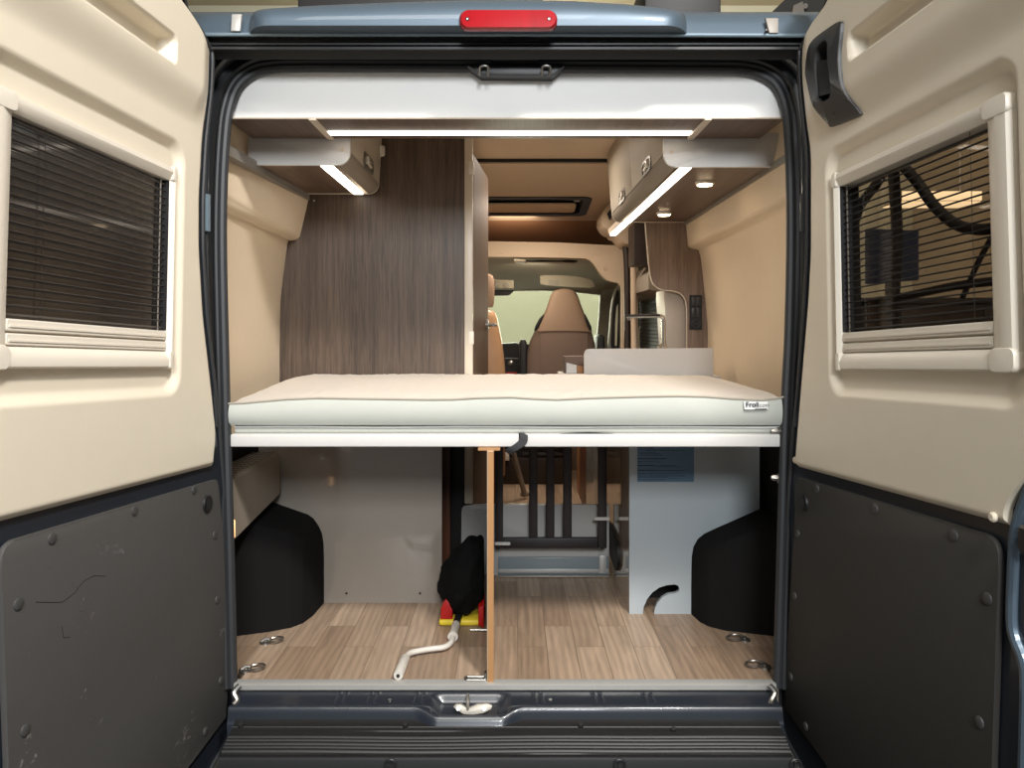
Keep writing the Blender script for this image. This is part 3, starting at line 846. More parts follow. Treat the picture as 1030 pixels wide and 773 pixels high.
    for a, wa in ((wu0-fh*.5, fh*1.15), (wu1+ff*.5, ff*1.05)):
        for b, wb in ((wv0-lo_ext-fb*.5, fb*1.1), (wv1+ft*.5, ft*1.1)):
            bm = B(); bm_loft(bm, [rr(D, a, b, wa, wb, min(wa, wb)*.3, nb-.004), rr(D, a, b, wa, wb, min(wa, wb)*.3, nb+.012), rr(D, a, b, wa*.92, wb*.92, min(wa, wb)*.28, nb+.0165), rr(D, a, b, wa*.6, wb*.6, min(wa, wb)*.18, nb+.0175)]); obj('corner_cap', bm, 'window_plastic', wf)
    for k, b in enumerate((wv0-.013, wv0-.039)):
        bm = B(); bm_loft(bm, [rr(D, cu, b, ww-.002, .023, .003, nb-.03), rr(D, cu, b, ww-.002, .023, .003, nb+.002), rr(D, cu, b, ww-.004, .018, .003, nb+.006)]); rl = obj('blind_rail', bm, 'window_plastic', wf)
        bm = B(); bm_loft(bm, [rr(D, cu, b-.002, ww-.012, .004, .001, nb+.005), rr(D, cu, b-.002, ww-.012, .004, .001, nb+.008)]); obj('rail_lip', bm, 'window_plastic', rl)
    bm = B(); bm_prism(bm, rr(D, cu, cv, ww+.006, wh+.04, .004, nb-.024), D.n*-.004); obj('pane', bm, 'tint_glass', wf)
    # slatted blind behind the inner edge
    ns = 22
    for k in range(ns):
        b = wv1 - .012 - (wh-.018)*k/(ns-1)
        bm = B()
        tilt = .005 if left else .0016
        tw = .0030 if left else .0022
        A = [D.P(wu0+.001, b, nb-.004), D.P(wu1-.001, b, nb-.004)]
        ds = D.v*tw*.5 + D.n*.002
        bm_prism(bm, [A[0]-ds, A[1]-ds, A[1]+ds, A[0]+ds], D.v*.0007 - D.n*.0004); obj('blind_slat', bm, 'slat_left' if left else 'matte_black', wf, smooth=False)
    if left:
        bm = B(); bm_prism(bm, rr(D, cu, cv, ww+.004, wh+.02, .004, nb-.012), D.n*-.002); obj('blind_fabric', bm, 'blind_dark', wf)
    bm = B(); bm_prism(bm, [D.P(wu0-.0005, wv0, nb-.044), D.P(wu0+.002, wv0, nb-.044), D.P(wu0+.002, wv0, nb+.0045), D.P(wu0-.0005, wv0, nb+.0045)], D.v*(wv1-wv0)); obj('dark_liner', bm, 'matte_black', wf)  # dark liner added to darken the pale reveal at the hinge side
    for a in ((wu0+.022, wu1-.10) if left else (wu0+.016, wu1-.06)):
        bm = B(); bm_tube(bm, [D.P(a, wv0, nb-.005), D.P(a, wv1, nb-.005)], .0012 if a > wu0+.03 else .0035, 6, flat=.4); obj('blind_cord', bm, 'slat_black' if a > wu0+.03 else 'grey_plastic', wf)
    # black pull handle on the right door only
    if not left:
        hp = [(848, 22), (851.5, 27), (849, 60), (853, 95), (858.5, 112), (856, 117), (832, 127), (829, 125), (822, 108), (815.5, 80), (814.5, 70), (817, 50), (822, 40), (835, 30)]
        P = [D.uv(*p, n=.024) for p in hp]
        bm = B(); loops = []
        cu_, cv_ = sum(a for a, b in P)/len(P), sum(b for a, b in P)/len(P)
        sp_ = spline([(a, b, 0) for a, b in P], 4, True)
        for n_, k in ((-.012, 1.0), (.005, 1.0), (.009, .96)):
            loops.append([D.P(cu_+(p.x-cu_)*k, cv_+(p.y-cv_)*k, nf0(p.x, p.y) + n_) for p in sp_])
        iq = [D.uv(*p, n=.026) for p in ((836, 41), (837, 60), (840, 95), (827, 102), (825, 85), (824, 70), (825.5, 50))]
        is_ = spline([(a, b, 0) for a, b in iq], 8, True)
        # resample the inner ring to match the outer count
        def resamp(ps, n):
            return [ps[int(i*len(ps)/n) % len(ps)] for i in range(n)]
        def by_angle(ps):
            c = Vector((sum(p.x for p in ps)/len(ps), sum(p.y for p in ps)/len(ps), 0))
            return c, sorted([(math.atan2(p.y-c.y, p.x-c.x), p) for p in ps], key=lambda t: t[0])
        ci, inn = by_angle(is_)
        def ray_in(ang):
            best = min(inn, key=lambda t: abs(math.atan2(math.sin(t[0]-ang), math.cos(t[0]-ang)))); return best[1]
        outer = sp_
        ring_in = [ray_in(math.atan2(p.y-ci.y, p.x-ci.x)) for p in outer]
        loops.append([D.P(p.x, p.y, nf0(p.x, p.y)+.009) for p in ring_in])
        loops.append([D.P(p.x, p.y, nf0(p.x, p.y)-.030) for p in ring_in])
        bm_loft(bm, loops, caps=False)
        bm.verts.ensure_lookup_table()
        bm.faces.new([bm.verts[len(bm.verts)-len(outer)+i] for i in range(len(outer))])
        ph = obj('pull_handle', bm, 'handle_black', root, sharp=45)
        u, v = D.uv(838.5, 114.5, n=.024); c = D.P(u, v, nf0(u, v)+.009); bm = B(); bm_cyl(bm, c, c+D.n*.002, .004, 10); obj('screw', bm, 'matte_black', ph)
        gp = [D.uv(*p, n=.016) for p in ((826.5, 62), (837, 60), (839.5, 94), (828, 98))]
        bm = B(); bm_loft(bm, [[D.P(a, b, nf0(a, b)-.028) for a, b in gp], [D.P(a, b, nf0(a, b)+(.004 if k in (0, 3) else -.004)) for k, (a, b) in enumerate(gp)]]); obj('grip', bm, 'black_plastic', ph)
    D.win = (wu0, wu1, wv0, wv1)
    return root
build_door(L); build_door(R)

# bicycle carrier on the outside of the right door
car = thing('bicycle_carrier', 'dark bent tube bicycle carrier outside the right door window', 'bicycle carrier', R.P(.35, -.3, -.2))
def rp(px, py, n): u, v = R.uv(px, py, n); return R.P(u, v, n)
for nm, path, r in (('upright_tube', [(898, 60), (899, 170), (902, 240), (897, 340), (896, 420)], .014), ('curved_tube', [(856, 420), (857, 260), (862, 215), (878, 190), (900, 165), (920, 180), (938, 205), (960, 225), (985, 231), (1010, 228)], .013), ('cross_tube', [(840, 308), (900, 300), (960, 288), (1010, 282)], .010), ('stay_tube', [(968, 300), (985, 262), (1000, 235)], .006)):
    bm = B(); bm_tube(bm, spline([rp(a, b, -.20) for a, b in path], 6), r, 12); obj(nm, bm, 'matte_black', car)
bm = B(); bm_tube(bm, [rp(862, 222, -.26), rp(863, 290, -.26)], .006, 8); obj('stay_tube', bm, 'steel', car)
nb_ = thing('banner_stand', 'blue display board standing beyond the right door window', 'board', (2.6, 1.2, -.62))
q = [rp(873, 230, -.9), rp(924, 232, -.9), rp(924, 282, -.9), rp(873, 286, -.9)]
bm = B(); bm_prism(bm, q, (.0, .03, 0)); obj('board', bm, 'navy', nb_, smooth=False)
nb_.location = nb_.location
bm = B(); c = (q[2]+q[3])/2; bm_cyl(bm, (c.x, c.y+.015, -.62), (c.x, c.y+.015, c.z+.01), .02); bm_box(bm, c.x-.2, c.x+.2, c.y-.1, c.y+.13, -.62, -.60, .004); obj('post', bm, 'matte_black', nb_)

dc = thing('display_cabinet', 'dark low display cabinet standing far behind the right door window', 'cabinet', (3.5, 4.6, -.62))
bm = B(); bm_box(bm, 2.5, 4.6, 4.3, 4.9, -.62, 1.20, .01); obj('case', bm, 'dark_room', dc)
bm = B(); bm_box(bm, 2.46, 4.64, 4.26, 4.94, 1.202, 1.25, .006); obj('top_board', bm, 'beam', dc)
for k in range(3):
    bm = B(); bm_box(bm, 2.52+.69*k, 3.18+.69*k, 4.275, 4.298, -.55, 1.16, .006); dd_ = obj('door', bm, 'dark_bench_wood', dc)
    bm = B(); bm_cyl(bm, (3.12+.69*k, 4.262, .4), (3.12+.69*k, 4.262, .7), .010, 10); obj('handle', bm, 'steel', dd_)
hl = thing('ceiling_lamp', 'glowing flat showroom lamp seen through the right door window', 'lamp', at(945, 195, 6.1))
bm = B(); p, q = at(903, 190, 6.1), at(986, 203, 6.1); bm_box(bm, p.x, q.x, 6.05, 6.5, q.z, q.z+.04, .01); obj('housing', bm, 'room_wall', hl)
bm = B(); bm_box(bm, p.x+.02, q.x-.02, 6.06, 6.48, q.z-.01, q.z-.001, .002); bm_box(bm, p.x+.02, q.x-.02, 6.035, 6.049, q.z+.005, q.z+.10, .002); obj('diffuser', bm, 'lamp_panel', hl)
for xx in (p.x+.1, q.x-.1):
    bm = B(); bm_cyl(bm, (xx, 6.3, q.z+.04), (xx, 6.3, 5.2), .008, 8); obj('hanger', bm, 'steel', hl)
# ================================================================== BED
Yf = .05
def mz(py, Y=Yf): return at(516, py, Y).z
mat_root = thing('mattress', 'thick off white mattress lying across the raised bed, fleecy top', 'mattress', (0, .45, mz(437)))
edge = pw([(230, 406), (245, 405.5), (262, 404), (290, 401.5), (320, 400.3), (350, 400.8), (400, 401.5), (430, 402), (455, 401.8), (480, 400.3), (515, 399.6), (535, 401), (560, 402), (590, 400.5), (640, 399), (680, 398.3), (710, 399), (735, 401), (765, 402.5), (780, 401), (788, 399)])
xa, xb = at(230, 405, Yf).x, at(787, 405, Yf).x
bm = B(); loops = []; pipe = []
NXM = 150
for i in range(NXM+1):
    s = i/NXM; x = xa + (xb-xa)*s
    px = CX + x*F/(Yf+CAMD)
    zt = mz(edge(px)); zb = mz(426.5)
    endk = min(1, min(s, 1-s)*NXM/3)**.5
    sec = []
    sec.append((Yf+.006, zb))
    for k in range(5):
        t = k/4; sec.append((Yf - .006*math.sin(math.pi*(.15+.7*t)), zb + .004 + (zt-zb-.008)*t))
    pipe.append(Vector((x, Yf-.002, zt)))
    NT_ = 34
    for k in range(1, NT_+1):
        t = k/NT_; Y = Yf + .002 + (.905-Yf)*t
        crown = sm(0, .16, t)*.009
        zbk = .816 - .004*sm(.55, 1, (x-xa)/(xb-xa)) + .003*noise.noise(Vector((x*4, 3, 0)))
        z = zt + (zbk - zt)*sm(.0, .8, t) + crown*(1-t)
        if t > .9: z -= .0
        z += .0022*noise.noise(Vector((x*30, Y*40, 1))) + .0016*noise.noise(Vector((x*90, Y*60, 5)))
        sec.append((Y, z))
    sec.append((.912, .80)); sec.append((.912, zb))
    loops.append([(x, y, zb + (z-zb)*(.93+.07*endk)) for y, z in sec])
bm_loft(bm, loops)
core = obj('mattress_cover', bm, 'mattress_top', mat_root, sharp=50)
# separate border fabric over the front face
bm = B(); loops = []
xa2, xb2 = xa+.006, xb-.006
for i in range(NXM+1):
    s = i/NXM; x = xa2 + (xb2-xa2)*s; px = CX + x*F/(Yf+CAMD); zt = mz(edge(px)) - .001; zb = mz(427.5)
    loops.append([(x, Yf - .009 - .011*math.sin(math.pi*min(1, max(0, k/8)))**.8, zb + (zt-zb)*k/8) for k in range(9)])
bm_loft(bm, loops, closed=False); obj('side_border', bm, 'mattress_side', mat_root)
bm = B(); bm_tube(bm, [p + Vector((0, -.008, 0)) for p in pipe], .0032, 8); obj('piping', bm, 'piping', mat_root)
# thin folded pad under it
bm = B(); loops = []
x0_, x1_ = at(236, 432, Yf).x, at(785, 432, Yf).x
for i in range(81):
    s = i/80; x = x0_ + (x1_-x0_)*s
    wv = .0012*math.sin(x*7) + .0008*math.sin(x*17)
    t0, t1 = mz(436.8), mz(426.8)
    sec = []
    for a, b in round_rect(.84, t1-t0, .010, 4): sec.append((x, Yf + .42 + a + .004, (t0+t1)/2 + b + (wv if b > 0 else 0)))
    loops.append(sec)
bm_loft(bm, loops); pad = obj('under_pad', bm, 'mattress_side', mat_root)
bm = B(); bm_tube(bm, [(x0_ + (x1_-x0_)*k/60, Yf+.001, mz(429.8) + .0012*math.sin(k*.3)) for k in range(61)], .0022, 6); obj('piping', bm, 'tag_white', pad)
bm = B(); bm_prism(bm, [at(560, 436.8, Yf-.001), at(592, 435, Yf-.001), at(620, 436.8, Yf-.001)], (0, .004, 0)); obj('dark_gap', bm, 'matte_black', pad)
# sewn label
Yt = Yf - .026
p0, p1 = at(748.5, 404, Yt), at(772, 412, Yt)
bm = B(); bm_loft(bm, [[at(748, 404, Yt+.010), at(772, 404, Yt+.010), at(772.3, 404.3, Yt), at(748.2, 404.3, Yt)], [at(748.8, 412.2, Yt-.003), at(772.3, 412, Yt-.003), at(772.3, 412, Yt-.004), at(748.8, 412.2, Yt-.004)]]); tg = obj('sewn_label', bm, 'tag_white', mat_root, smooth=False, label='small white sewn label printed with a name')
o_ = at(750, 409.6, Yt-.0055)
text_obj('label_print', 'Froli', .0205, o_, (1, 0, 0), (0, 0, 1), 'ink', tg, .0004)
text_obj('label_print', '.com', .0165, at(762.6, 409.4, Yt-.0055), (1, 0, 0), (0, 0, 1), 'tag_grey', tg)
bm = B(); bm_box(bm, at(759, 411, Yt).x, at(771, 411, Yt).x, Yt-.0055, Yt-.0045, at(0, 411.5, Yt).z, at(0, 410.7, Yt).z); obj('label_print', bm, 'tag_grey', tg)
# rear part of the bed in front of the kitchen
bm = B(); bm_box(bm, -.12, .86, .915, 1.255, .70, .789, .012, 3); o = obj('bed_cushion', bm, 'mattress_top'); tag(o, 'off white filler cushion lying between the mattress and the kitchen screen', 'cushion')
bm = B(); bm_box(bm, -.12, .90, .915, 1.30, .665, .70, .004); o = obj('cushion_shelf', bm, 'white_laminate'); tag(o, 'white shelf board carrying the filler cushion behind the mattress', 'shelf')
# bed boards
zt_, zb_ = mz(437.3, .035), mz(450, .035)
for (a, b), lab in (((231.5, 522), 'left of the two white bed boards under the mattress'), ((527.5, 785), 'right of the two white bed boards under the mattress')):
    bm = B(); xx0, xx1 = at(a, 440, .035).x, at(b, 440, .035).x
    bm_box(bm, xx0, xx1, .035, .90, zb_, zt_, .004, 3); o = obj('bed_board', bm, 'white_laminate'); tag(o, lab, 'bed board', 'white boards of the raised bed')
# strap
bm = B(); P = [at(527, 436.5, .028), at(527, 441, .026), at(525.5, 445, .026), at(520, 449.5, .026), at(514, 453, .03), at(511, 456, .04)]
cs = spline(P, 6)
loops = [[p + Vector((-.011, 0, .004)), p + Vector((.011, 0, -.004)), p + Vector((.011, .003, -.004)), p + Vector((-.011, .003, .004))] for p in cs]
bm_loft(bm, loops); o = obj('strap', bm, 'strap_grey'); tag(o, 'short dark webbing strap hanging between the two bed boards', 'strap')
# fixing bolts at the right
for py, lab in ((434, 'small steel bolt beside the right end of the mattress'), (481, 'small steel bolt on the black wall under the bed at right')):
    p = at(778.5, py, .045); bm = B()
    bm_tube(bm, [p+Vector((.03, 0, 0)), p, p+Vector((-.008, 0, 0)), p+Vector((-.009, 0, 0))], .008, 6, radii=[.009, .009, .006, .003]); bm_tube(bm, [p+Vector((.012, -.004, .012)), p+Vector((.012, -.004, -.014))], .004, 8)
    o = obj('bolt', bm, 'steel'); tag(o, lab, 'bolt', 'steel bolts on the right door post')

# ================================================================== WARDROBE + WASHROOM DOOR
wr = thing('wardrobe', 'tall dark wood wardrobe panel behind the left half of the mattress', 'wardrobe', (-.55, .95, 0))
pts = [(x, z) for x, z in Lp_far if z < 1.9]
pts = [(-.80, 1.85)] + [(x, z) for x, z in Lp_far[1:10]] + [(-.93, .70), (-.194, .70), (-.194, 1.85)]
bm = B(); bm_prism(bm, [(x, .92, z) for x, z in pts], (0, .02, 0)); fp = obj('wood_panel', bm, 'wardrobe_wood', wr, smooth=False)
bm = B(); bm_box(bm, -.193, -.160, .915, .95, .30, 1.85, .003); obj('edge_strip', bm, 'light_edge', wr)
bm = B(); bm_box(bm, -.80, -.195, 1.012, 1.9, 0.0, 1.85, 0); obj('carcass', bm, 'light_edge', wr, smooth=False)
bm = B(); bm_box(bm, -.256, -.194, .992, 1.01, 0, .66, .002); obj('shaded_base_side', bm, 'shaded_wood', wr)  # wardrobe side in shadow, painted near black
bm = B(); bm_box(bm, -.300, -.2565, .992, 1.01, 0, .66, .002); obj('base_strip', bm, 'red_brown', wr)
bm = B()
hk = at(384, 152, .915)
bm_loft(bm, [[hk+Vector((a, 0, b)) for a, b in round_rect(.026, .044, .01)], [hk+Vector((a, -.008, b)) for a, b in round_rect(.022, .04, .009)]])
bm_tube(bm, spline([hk+Vector((0, -.006, -.005)), hk+Vector((0, -.026, -.016)), hk+Vector((0, -.034, -.004)), hk+Vector((0, -.036, .012))], 5), .006, 8)
obj('coat_hook', bm, 'window_plastic', wr)
bm = B(); p = at(316, 202, .919); bm_cyl(bm, p, p+Vector((0, -.003, 0)), .004, 10); obj('screw_cap', bm, 'beige_plastic', fp)
wd = thing('washroom_door', 'narrow brown wood washroom door ajar beside the wardrobe, lever handle', 'door', (-.14, 1.2, 0))
d0, d1 = Vector((-.160, .99, 0)), Vector((-.117, 1.49, 0))
dn = Vector((d1.y-d0.y, -(d1.x-d0.x), 0)).normalized()
bm = B(); bm_prism(bm, [d0+Vector((0, 0, .03)), d1+Vector((0, 0, .03)), d1+Vector((0, 0, 1.705)), d0+Vector((0, 0, 1.705))], -dn*.022); dp = obj('door_panel', bm, 'door_wood', wd, smooth=False)
bm = B(); bm_prism(bm, [d1+Vector((0, .001, .03)), d1+Vector((0, .001, 1.705)), d1-dn*.022+Vector((0, .001, 1.705)), d1-dn*.022+Vector((0, .001, .03))], (0, .004, 0)); obj('edge_band', bm, 'light_edge', wd, smooth=False)
hz = at(488, 327, 1.42).z
hb = d0.lerp(d1, .86); hb.z = hz
bm = B(); bm_cyl(bm, hb, hb+dn*.010, .026, 20); bm_tube(bm, spline([hb, hb+dn*.035, hb+dn*.045+Vector((0, -.02, 0)), hb+dn*.046-(d1-d0).normalized()*.11], 5), .008, 10); obj('door_handle', bm, 'steel', wd)
for py in (170, 340):
    c = at(474.5, py, .94); bm = B(); bm_box(bm, c.x-.012, c.x+.010, .925-.012, .925+.0, c.z-.026, c.z+.026, .003); obj('hinge', bm, 'window_plastic', wd)

# ================================================================== OVERHEAD LOCKERS
hd = thing('rear_overhead_locker', 'white fronted overhead locker across the top of the rear opening, wood underside', 'cabinet', (0, .2, 1.62))
zu = 1.618
bm = B(); bm_box(bm, -.845, .80, .105, .125, zu, 1.80, .003); obj('front_panel', bm, 'white_gloss', hd)
bm = B(); bm_box(bm, -.845, .80, .105, .16, 1.735, 1.80, .002)
bm.free()
bm = B(); bm_box(bm, -.845, .80, .098, .106, zu-.004, zu+.001, .001); obj('edge_strip', bm, 'light_edge', hd)
bm = B(); bm_box(bm, -.845, .80, .106, .342, zu-.003, zu+.006, 0); un = obj('underside', bm, 'header_wood', hd, smooth=False)
bm = B(); bm_box(bm, -.845, .80, .125, .330, zu+.006, 1.83, 0); obj('carcass', bm, 'white_laminate', hd, smooth=False)
bm = B(); bm_box(bm, -.60, .560, .246, .284, zu-.0075, zu-.003, .001); obj('led_strip', bm, 'led', hd)
for x in (-.600, .562):
    bm = B(); bm_box(bm, x-.0, x+.022,   .098, .345, zu-.009, zu-.002, .002); obj('divider_trim', bm, 'light_edge', hd)

def locker(sign, Xfront_top, Xfront_bot, Xwall, y0, y1, zb, zt, led0, led1, led_y1, label, latches):
    t = thing('overhead_locker', label, 'cabinet', (sign*.7, (y0+y1)/2, zb), 'overhead lockers on the side walls')
    s = sign
    # end panels follow the rounded lower front corner
    def outline(grow):
        pts = [(Xwall, zb), ((Xfront_bot+.055*s), zb)]
        cx, cz = Xfront_bot + .04*s, zb + .04
        arc = []
        for k in range(9):
            a = math.radians(90*k/8); arc.append((cx - s*.04*math.sin(a), cz - .04*math.cos(a)))
        return [(Xwall, zb)] + arc + [(Xfront_top, zt), (Xwall, zt)]
    o1 = outline(0)
    o2 = [(Xwall, zb)] + o1[1:10] + [(Xfront_bot, zb+.112), (Xwall, zb+.112)]
    bm = B(); bm_prism(bm, [(x, y0, z) for x, z in o2], (0, .014, 0), .002); ep = obj('end_panel', bm, 'white_laminate', t)
    bm = B(); p = Vector((Xfront_bot + s*.025, y0, zb+.05)); bm_cyl(bm, p, p+Vector((0, -.003, 0)), .006, 12); obj('screw_cap', bm, 'light_edge', ep)
    bm = B(); bm_prism(bm, [(x, y1, z) for x, z in o1], (0, -.014, 0), .002); obj('end_panel', bm, 'light_edge', t)
    # underside
    bm = B(); bm_box(bm, min(led1, Xwall) if s > 0 else Xwall, max(led1, Xwall) if s > 0 else led0, y0+.014, y1-.014, zb+.002, zb+.014); us = obj('underside', bm, 'locker_wood_x', t, smooth=False)
    # curved light profile
    arc = o1[1:10]
    inn = [(x + s*.006, z + .006) for x, z in arc]
    bm = B(); bm_prism(bm, [(x, y0+.014, z) for x, z in arc] + [(x, y0+.014, z) for x, z in reversed(inn)], (0, y1-y0-.028, 0)); obj('curved_profile', bm, 'profile_grey', t)
    bm = B(); bm_box(bm, led0, led1, y0+.010, led_y1, zb-.003, zb+.006, .001); obj('led_strip', bm, 'led', t)
    # doors
    n = len(latches)
    ys = [y0+.014 + (y1-y0-.028)*k/n for k in range(n+1)]
    for k in range(n):
        bm = B()
        a0, a1 = ys[k]+.002, ys[k+1]-.002
        zlo = zb + .045
        def xf(z): return Xfront_bot + (Xfront_top-Xfront_bot)*(z-zb-.04)/(zt-zb-.04)
        bm_prism(bm, [(xf(zlo), a0, zlo), (xf(zlo), a1, zlo), (xf(zt), a1, zt), (xf(zt), a0, zt)], (s*.016, 0, 0), .0015)
        dr = obj('flap_door', bm, 'flap_beige', t)
        ly, lz = latches[k]
        x = xf(lz)
        bm = B(); bm_loft(bm, [[(x + s*.001, ly+a, lz+b) for a, b in round_rect(.19, .056, .026)], [(x - s*.004, ly+a, lz+b) for a, b in round_rect(.19, .056, .026)], [(x - s*.0042, ly+a, lz+b) for a, b in round_rect(.16, .038, .018)], [(x - s*.0005, ly+a, lz+b) for a, b in round_rect(.15, .032, .015)]]); lt = obj('latch_plate', bm, 'latch_grey', dr)
        bm = B(); bm_box(bm, min(x-s*.012, x), max(x-s*.012, x), ly-.062, ly-.028, lz-.010, lz+.016, .003); obj('latch_button', bm, 'window_plastic', lt)
        bm = B(); bm_box(bm, min(x-s*.008, x), max(x-s*.008, x), ly-.01, ly+.04, lz-.012, lz-.002, .003); obj('latch_button', bm, 'window_plastic', lt)
    return t, us
zlk = 1.526
tL, uL = locker(-1, -.515, -.530, -.862, .346, .905, 1.529, 1.85, -.628, -.592, .89, 'short overhead locker on the left wall with a lit strip beneath', [(.66, 1.60)])
tR, uR = locker(1, .466, .490, .865, .346, 1.69, 1.523, 1.855, .548, .582, 1.676, 'long overhead locker on the right wall with two round spot lamps beneath', [(.66, 1.589), (1.30, 1.588)])
bm = B(); bm_box(bm, .548, .580, 1.71, 2.22, 1.520, 1.530, .001); o = obj('led_strip', bm, 'led', tR)
bm = B(); bm_box(bm, .54, .60, 1.69, 2.24, 1.530, 1.56, .003); obj('strip_holder', bm, 'light_edge', tR)
for px, py in ((709, 183), (668, 214)):
    zz = 1.525; d = (1-zz)*F/(py-CY); x, y = (px-CX)*d/F, d-CAMD
    bm = B(); bm_tube(bm, [(x, y, zz), (x, y, zz-.006), (x, y, zz-.010), (x, y, zz-.0102)], .03, 24, radii=[.034, .034, .031, .028]); sp = obj('spot_lamp', bm, 'beige_plastic', tR)
    bm = B(); bm_tube(bm, [(x, y, zz-.010), (x, y, zz-.014), (x, y, zz-.015)], .027, 24, radii=[.027, .025, .012]); obj('lamp_lens', bm, 'led_spot', sp)
# rails along the walls below the lockers
bm = B(); bm_loft(bm, [[(-.880, .10, 1.512), (-.842, .10, 1.512), (-.842, .10, 1.543), (-.880, .10, 1.543)], [(-.84, .912, 1.508), (-.808, .912, 1.508), (-.808, .912, 1.54), (-.84, .912, 1.54)]]); o = obj('curtain_rail', bm, 'grey_plastic', smooth=False); tag(o, 'grey brown rail along the left wall below the short locker', 'rail')
bm = B(); bm_loft(bm, [[(.836, .10, 1.512), (.866, .10, 1.512), (.866, .10, 1.535), (.836, .10, 1.535)], [(.848, 1.67, 1.510), (.874, 1.67, 1.510), (.874, 1.67, 1.528), (.848, 1.67, 1.528)]]); o = obj('curtain_rail', bm, 'brass_steel', smooth=False); tag(o, 'metal rail along the right wall below the long locker', 'rail')

# ================================================================== KITCHEN END (right, behind bed)
Yk = 1.69
kc = thing('kitchen_wall_unit', 'tall brown wood wall unit with an S shaped edge at the right wall', 'cabinet', (.85, Yk, .7))
kp = [(649, 223.5), (690, 223), (691, 236), (693, 247), (696, 250.5), (702.5, 251.6), (704.5, 258), (706, 267.6), (711.6, 324.5), (713, 400), (690.5, 400), (690.5, 312)]
sc_ = [(690.5, 312), (689, 302), (684, 295.5), (676, 293), (666, 292), (659, 288), (655, 281), (653, 270), (651, 250), (649, 223.5)]
scs = spline([at(a, b, Yk) for a, b in sc_], 5)
bm = B(); bm_prism(bm, [at(a, b, Yk) for a, b in kp[:-1]] + scs[:-1], (0, .025, 0)); obj('wood_panel', bm, 'kitchen_wood', kc, smooth=False)
bm = B(); bm_tube(bm, [at(690.5, 400, Yk-.002)] + [p + Vector((0, -.002, 0)) for p in scs] + [], .0035, 6); obj('edge_trim', bm, 'light_edge', kc)
bm = B()
pp = [at(668, 300, Yk+.03), at(668, 292, Yk+.03), at(690, 292, Yk+.03), at(692, 400, Yk+.03), at(671, 400, Yk+.03), at(670.5, 340, Yk+.03), at(669, 312, Yk+.03)]
bm_prism(bm, pp, (0, .22, 0), .008); obj('corner_cover', bm, 'cover_grey', kc)
c0, c1 = at(693.5, 297, Yk-.001), at(706, 332, Yk-.001)
sp_ = B(); cx, cz, w, h = (c0.x+c1.x)/2, (c0.z+c1.z)/2, c1.x-c0.x, c0.z-c1.z
bm = sp_; bm_loft(bm, [[(cx+a, Yk, cz+b) for a, b in round_rect(w, h, .004)], [(cx+a, Yk-.008, cz+b) for a, b in round_rect(w*.97, h*.985, .004)]]); sw = obj('switch_plate', bm, 'matte_black', kc)
for k in (0, 1):
    bm = B(); z = cz + h*(.32 - .31*k); bm_box(bm, cx-w*.36, cx-.001, Yk-.012, Yk-.007, z-h*.13, z+h*.13, .0015); obj('switch', bm, 'handle_black', sw)
    bm = B(); bm_box(bm, cx+.001, cx+w*.36, Yk-.012, Yk-.007, z-h*.13, z+h*.13, .0015); obj('switch', bm, 'handle_black', sw)
z = cz - h*.32
bm = B(); bm_tube(bm, [(cx + math.cos(a)*w*.34, Yk-.009, z + math.sin(a)*w*.34) for a in [k*math.pi/12 for k in range(24)]], .0028, 6, closed=True); bm_cyl(bm, (cx-.009, Yk-.007, z), (cx-.009, Yk-.0095, z), .003, 8); bm_cyl(bm, (cx+.009, Yk-.007, z), (cx+.009, Yk-.0095, z), .003, 8); obj('socket', bm, 'handle_black', sw)
# white screen behind the bed
Ys = 1.27
bm = B(); P = [at(587.5, 400, Ys), at(587.5, 358, Ys), at(588.2, 354, Ys), at(590, 351.8, Ys), at(594, 351.2, Ys), at(717.5, 350.4, Ys), at(718, 400, Ys)]
bm_prism(bm, P, (0, .016, 0), .002); o = obj('splash_screen', bm, 'white_laminate'); tag(o, 'low white screen board behind the right half of the mattress', 'screen board')
# kitchen base unit
kb = thing('kitchen_unit', 'kitchen base unit behind the low white screen, grey side towards the aisle', 'cabinet', (.65, 1.9, 0))
bm = B(); bm_box(bm, .392, .93, 1.302, 2.0, 0, .755, .003); obj('side_panel', bm, 'right_gloss', kb)
bm = B(); bm_box(bm, .392, .93, 2.003, 2.40, 0, .755, .003); ko = obj('door', bm, 'red_brown', kb)
bm = B(); p = Vector((.390, 2.12, .42)); bm_cyl(bm, p, p+Vector((-.012, 0, 0)), .012, 12); bm_box(bm, .372, .382, 2.10, 2.14, .41, .43, .002); obj('latch', bm, 'steel', ko)
bm = B(); bm_box(bm, .392, .93, 2.403, 2.60, 0, .755, .003); obj('end_trim', bm, 'tan_wood', kb)
bm = B(); bm_box(bm, .22, .93, 1.30, 1.68, .757, .785, .004); obj('worktop', bm, 'white_laminate', kb)
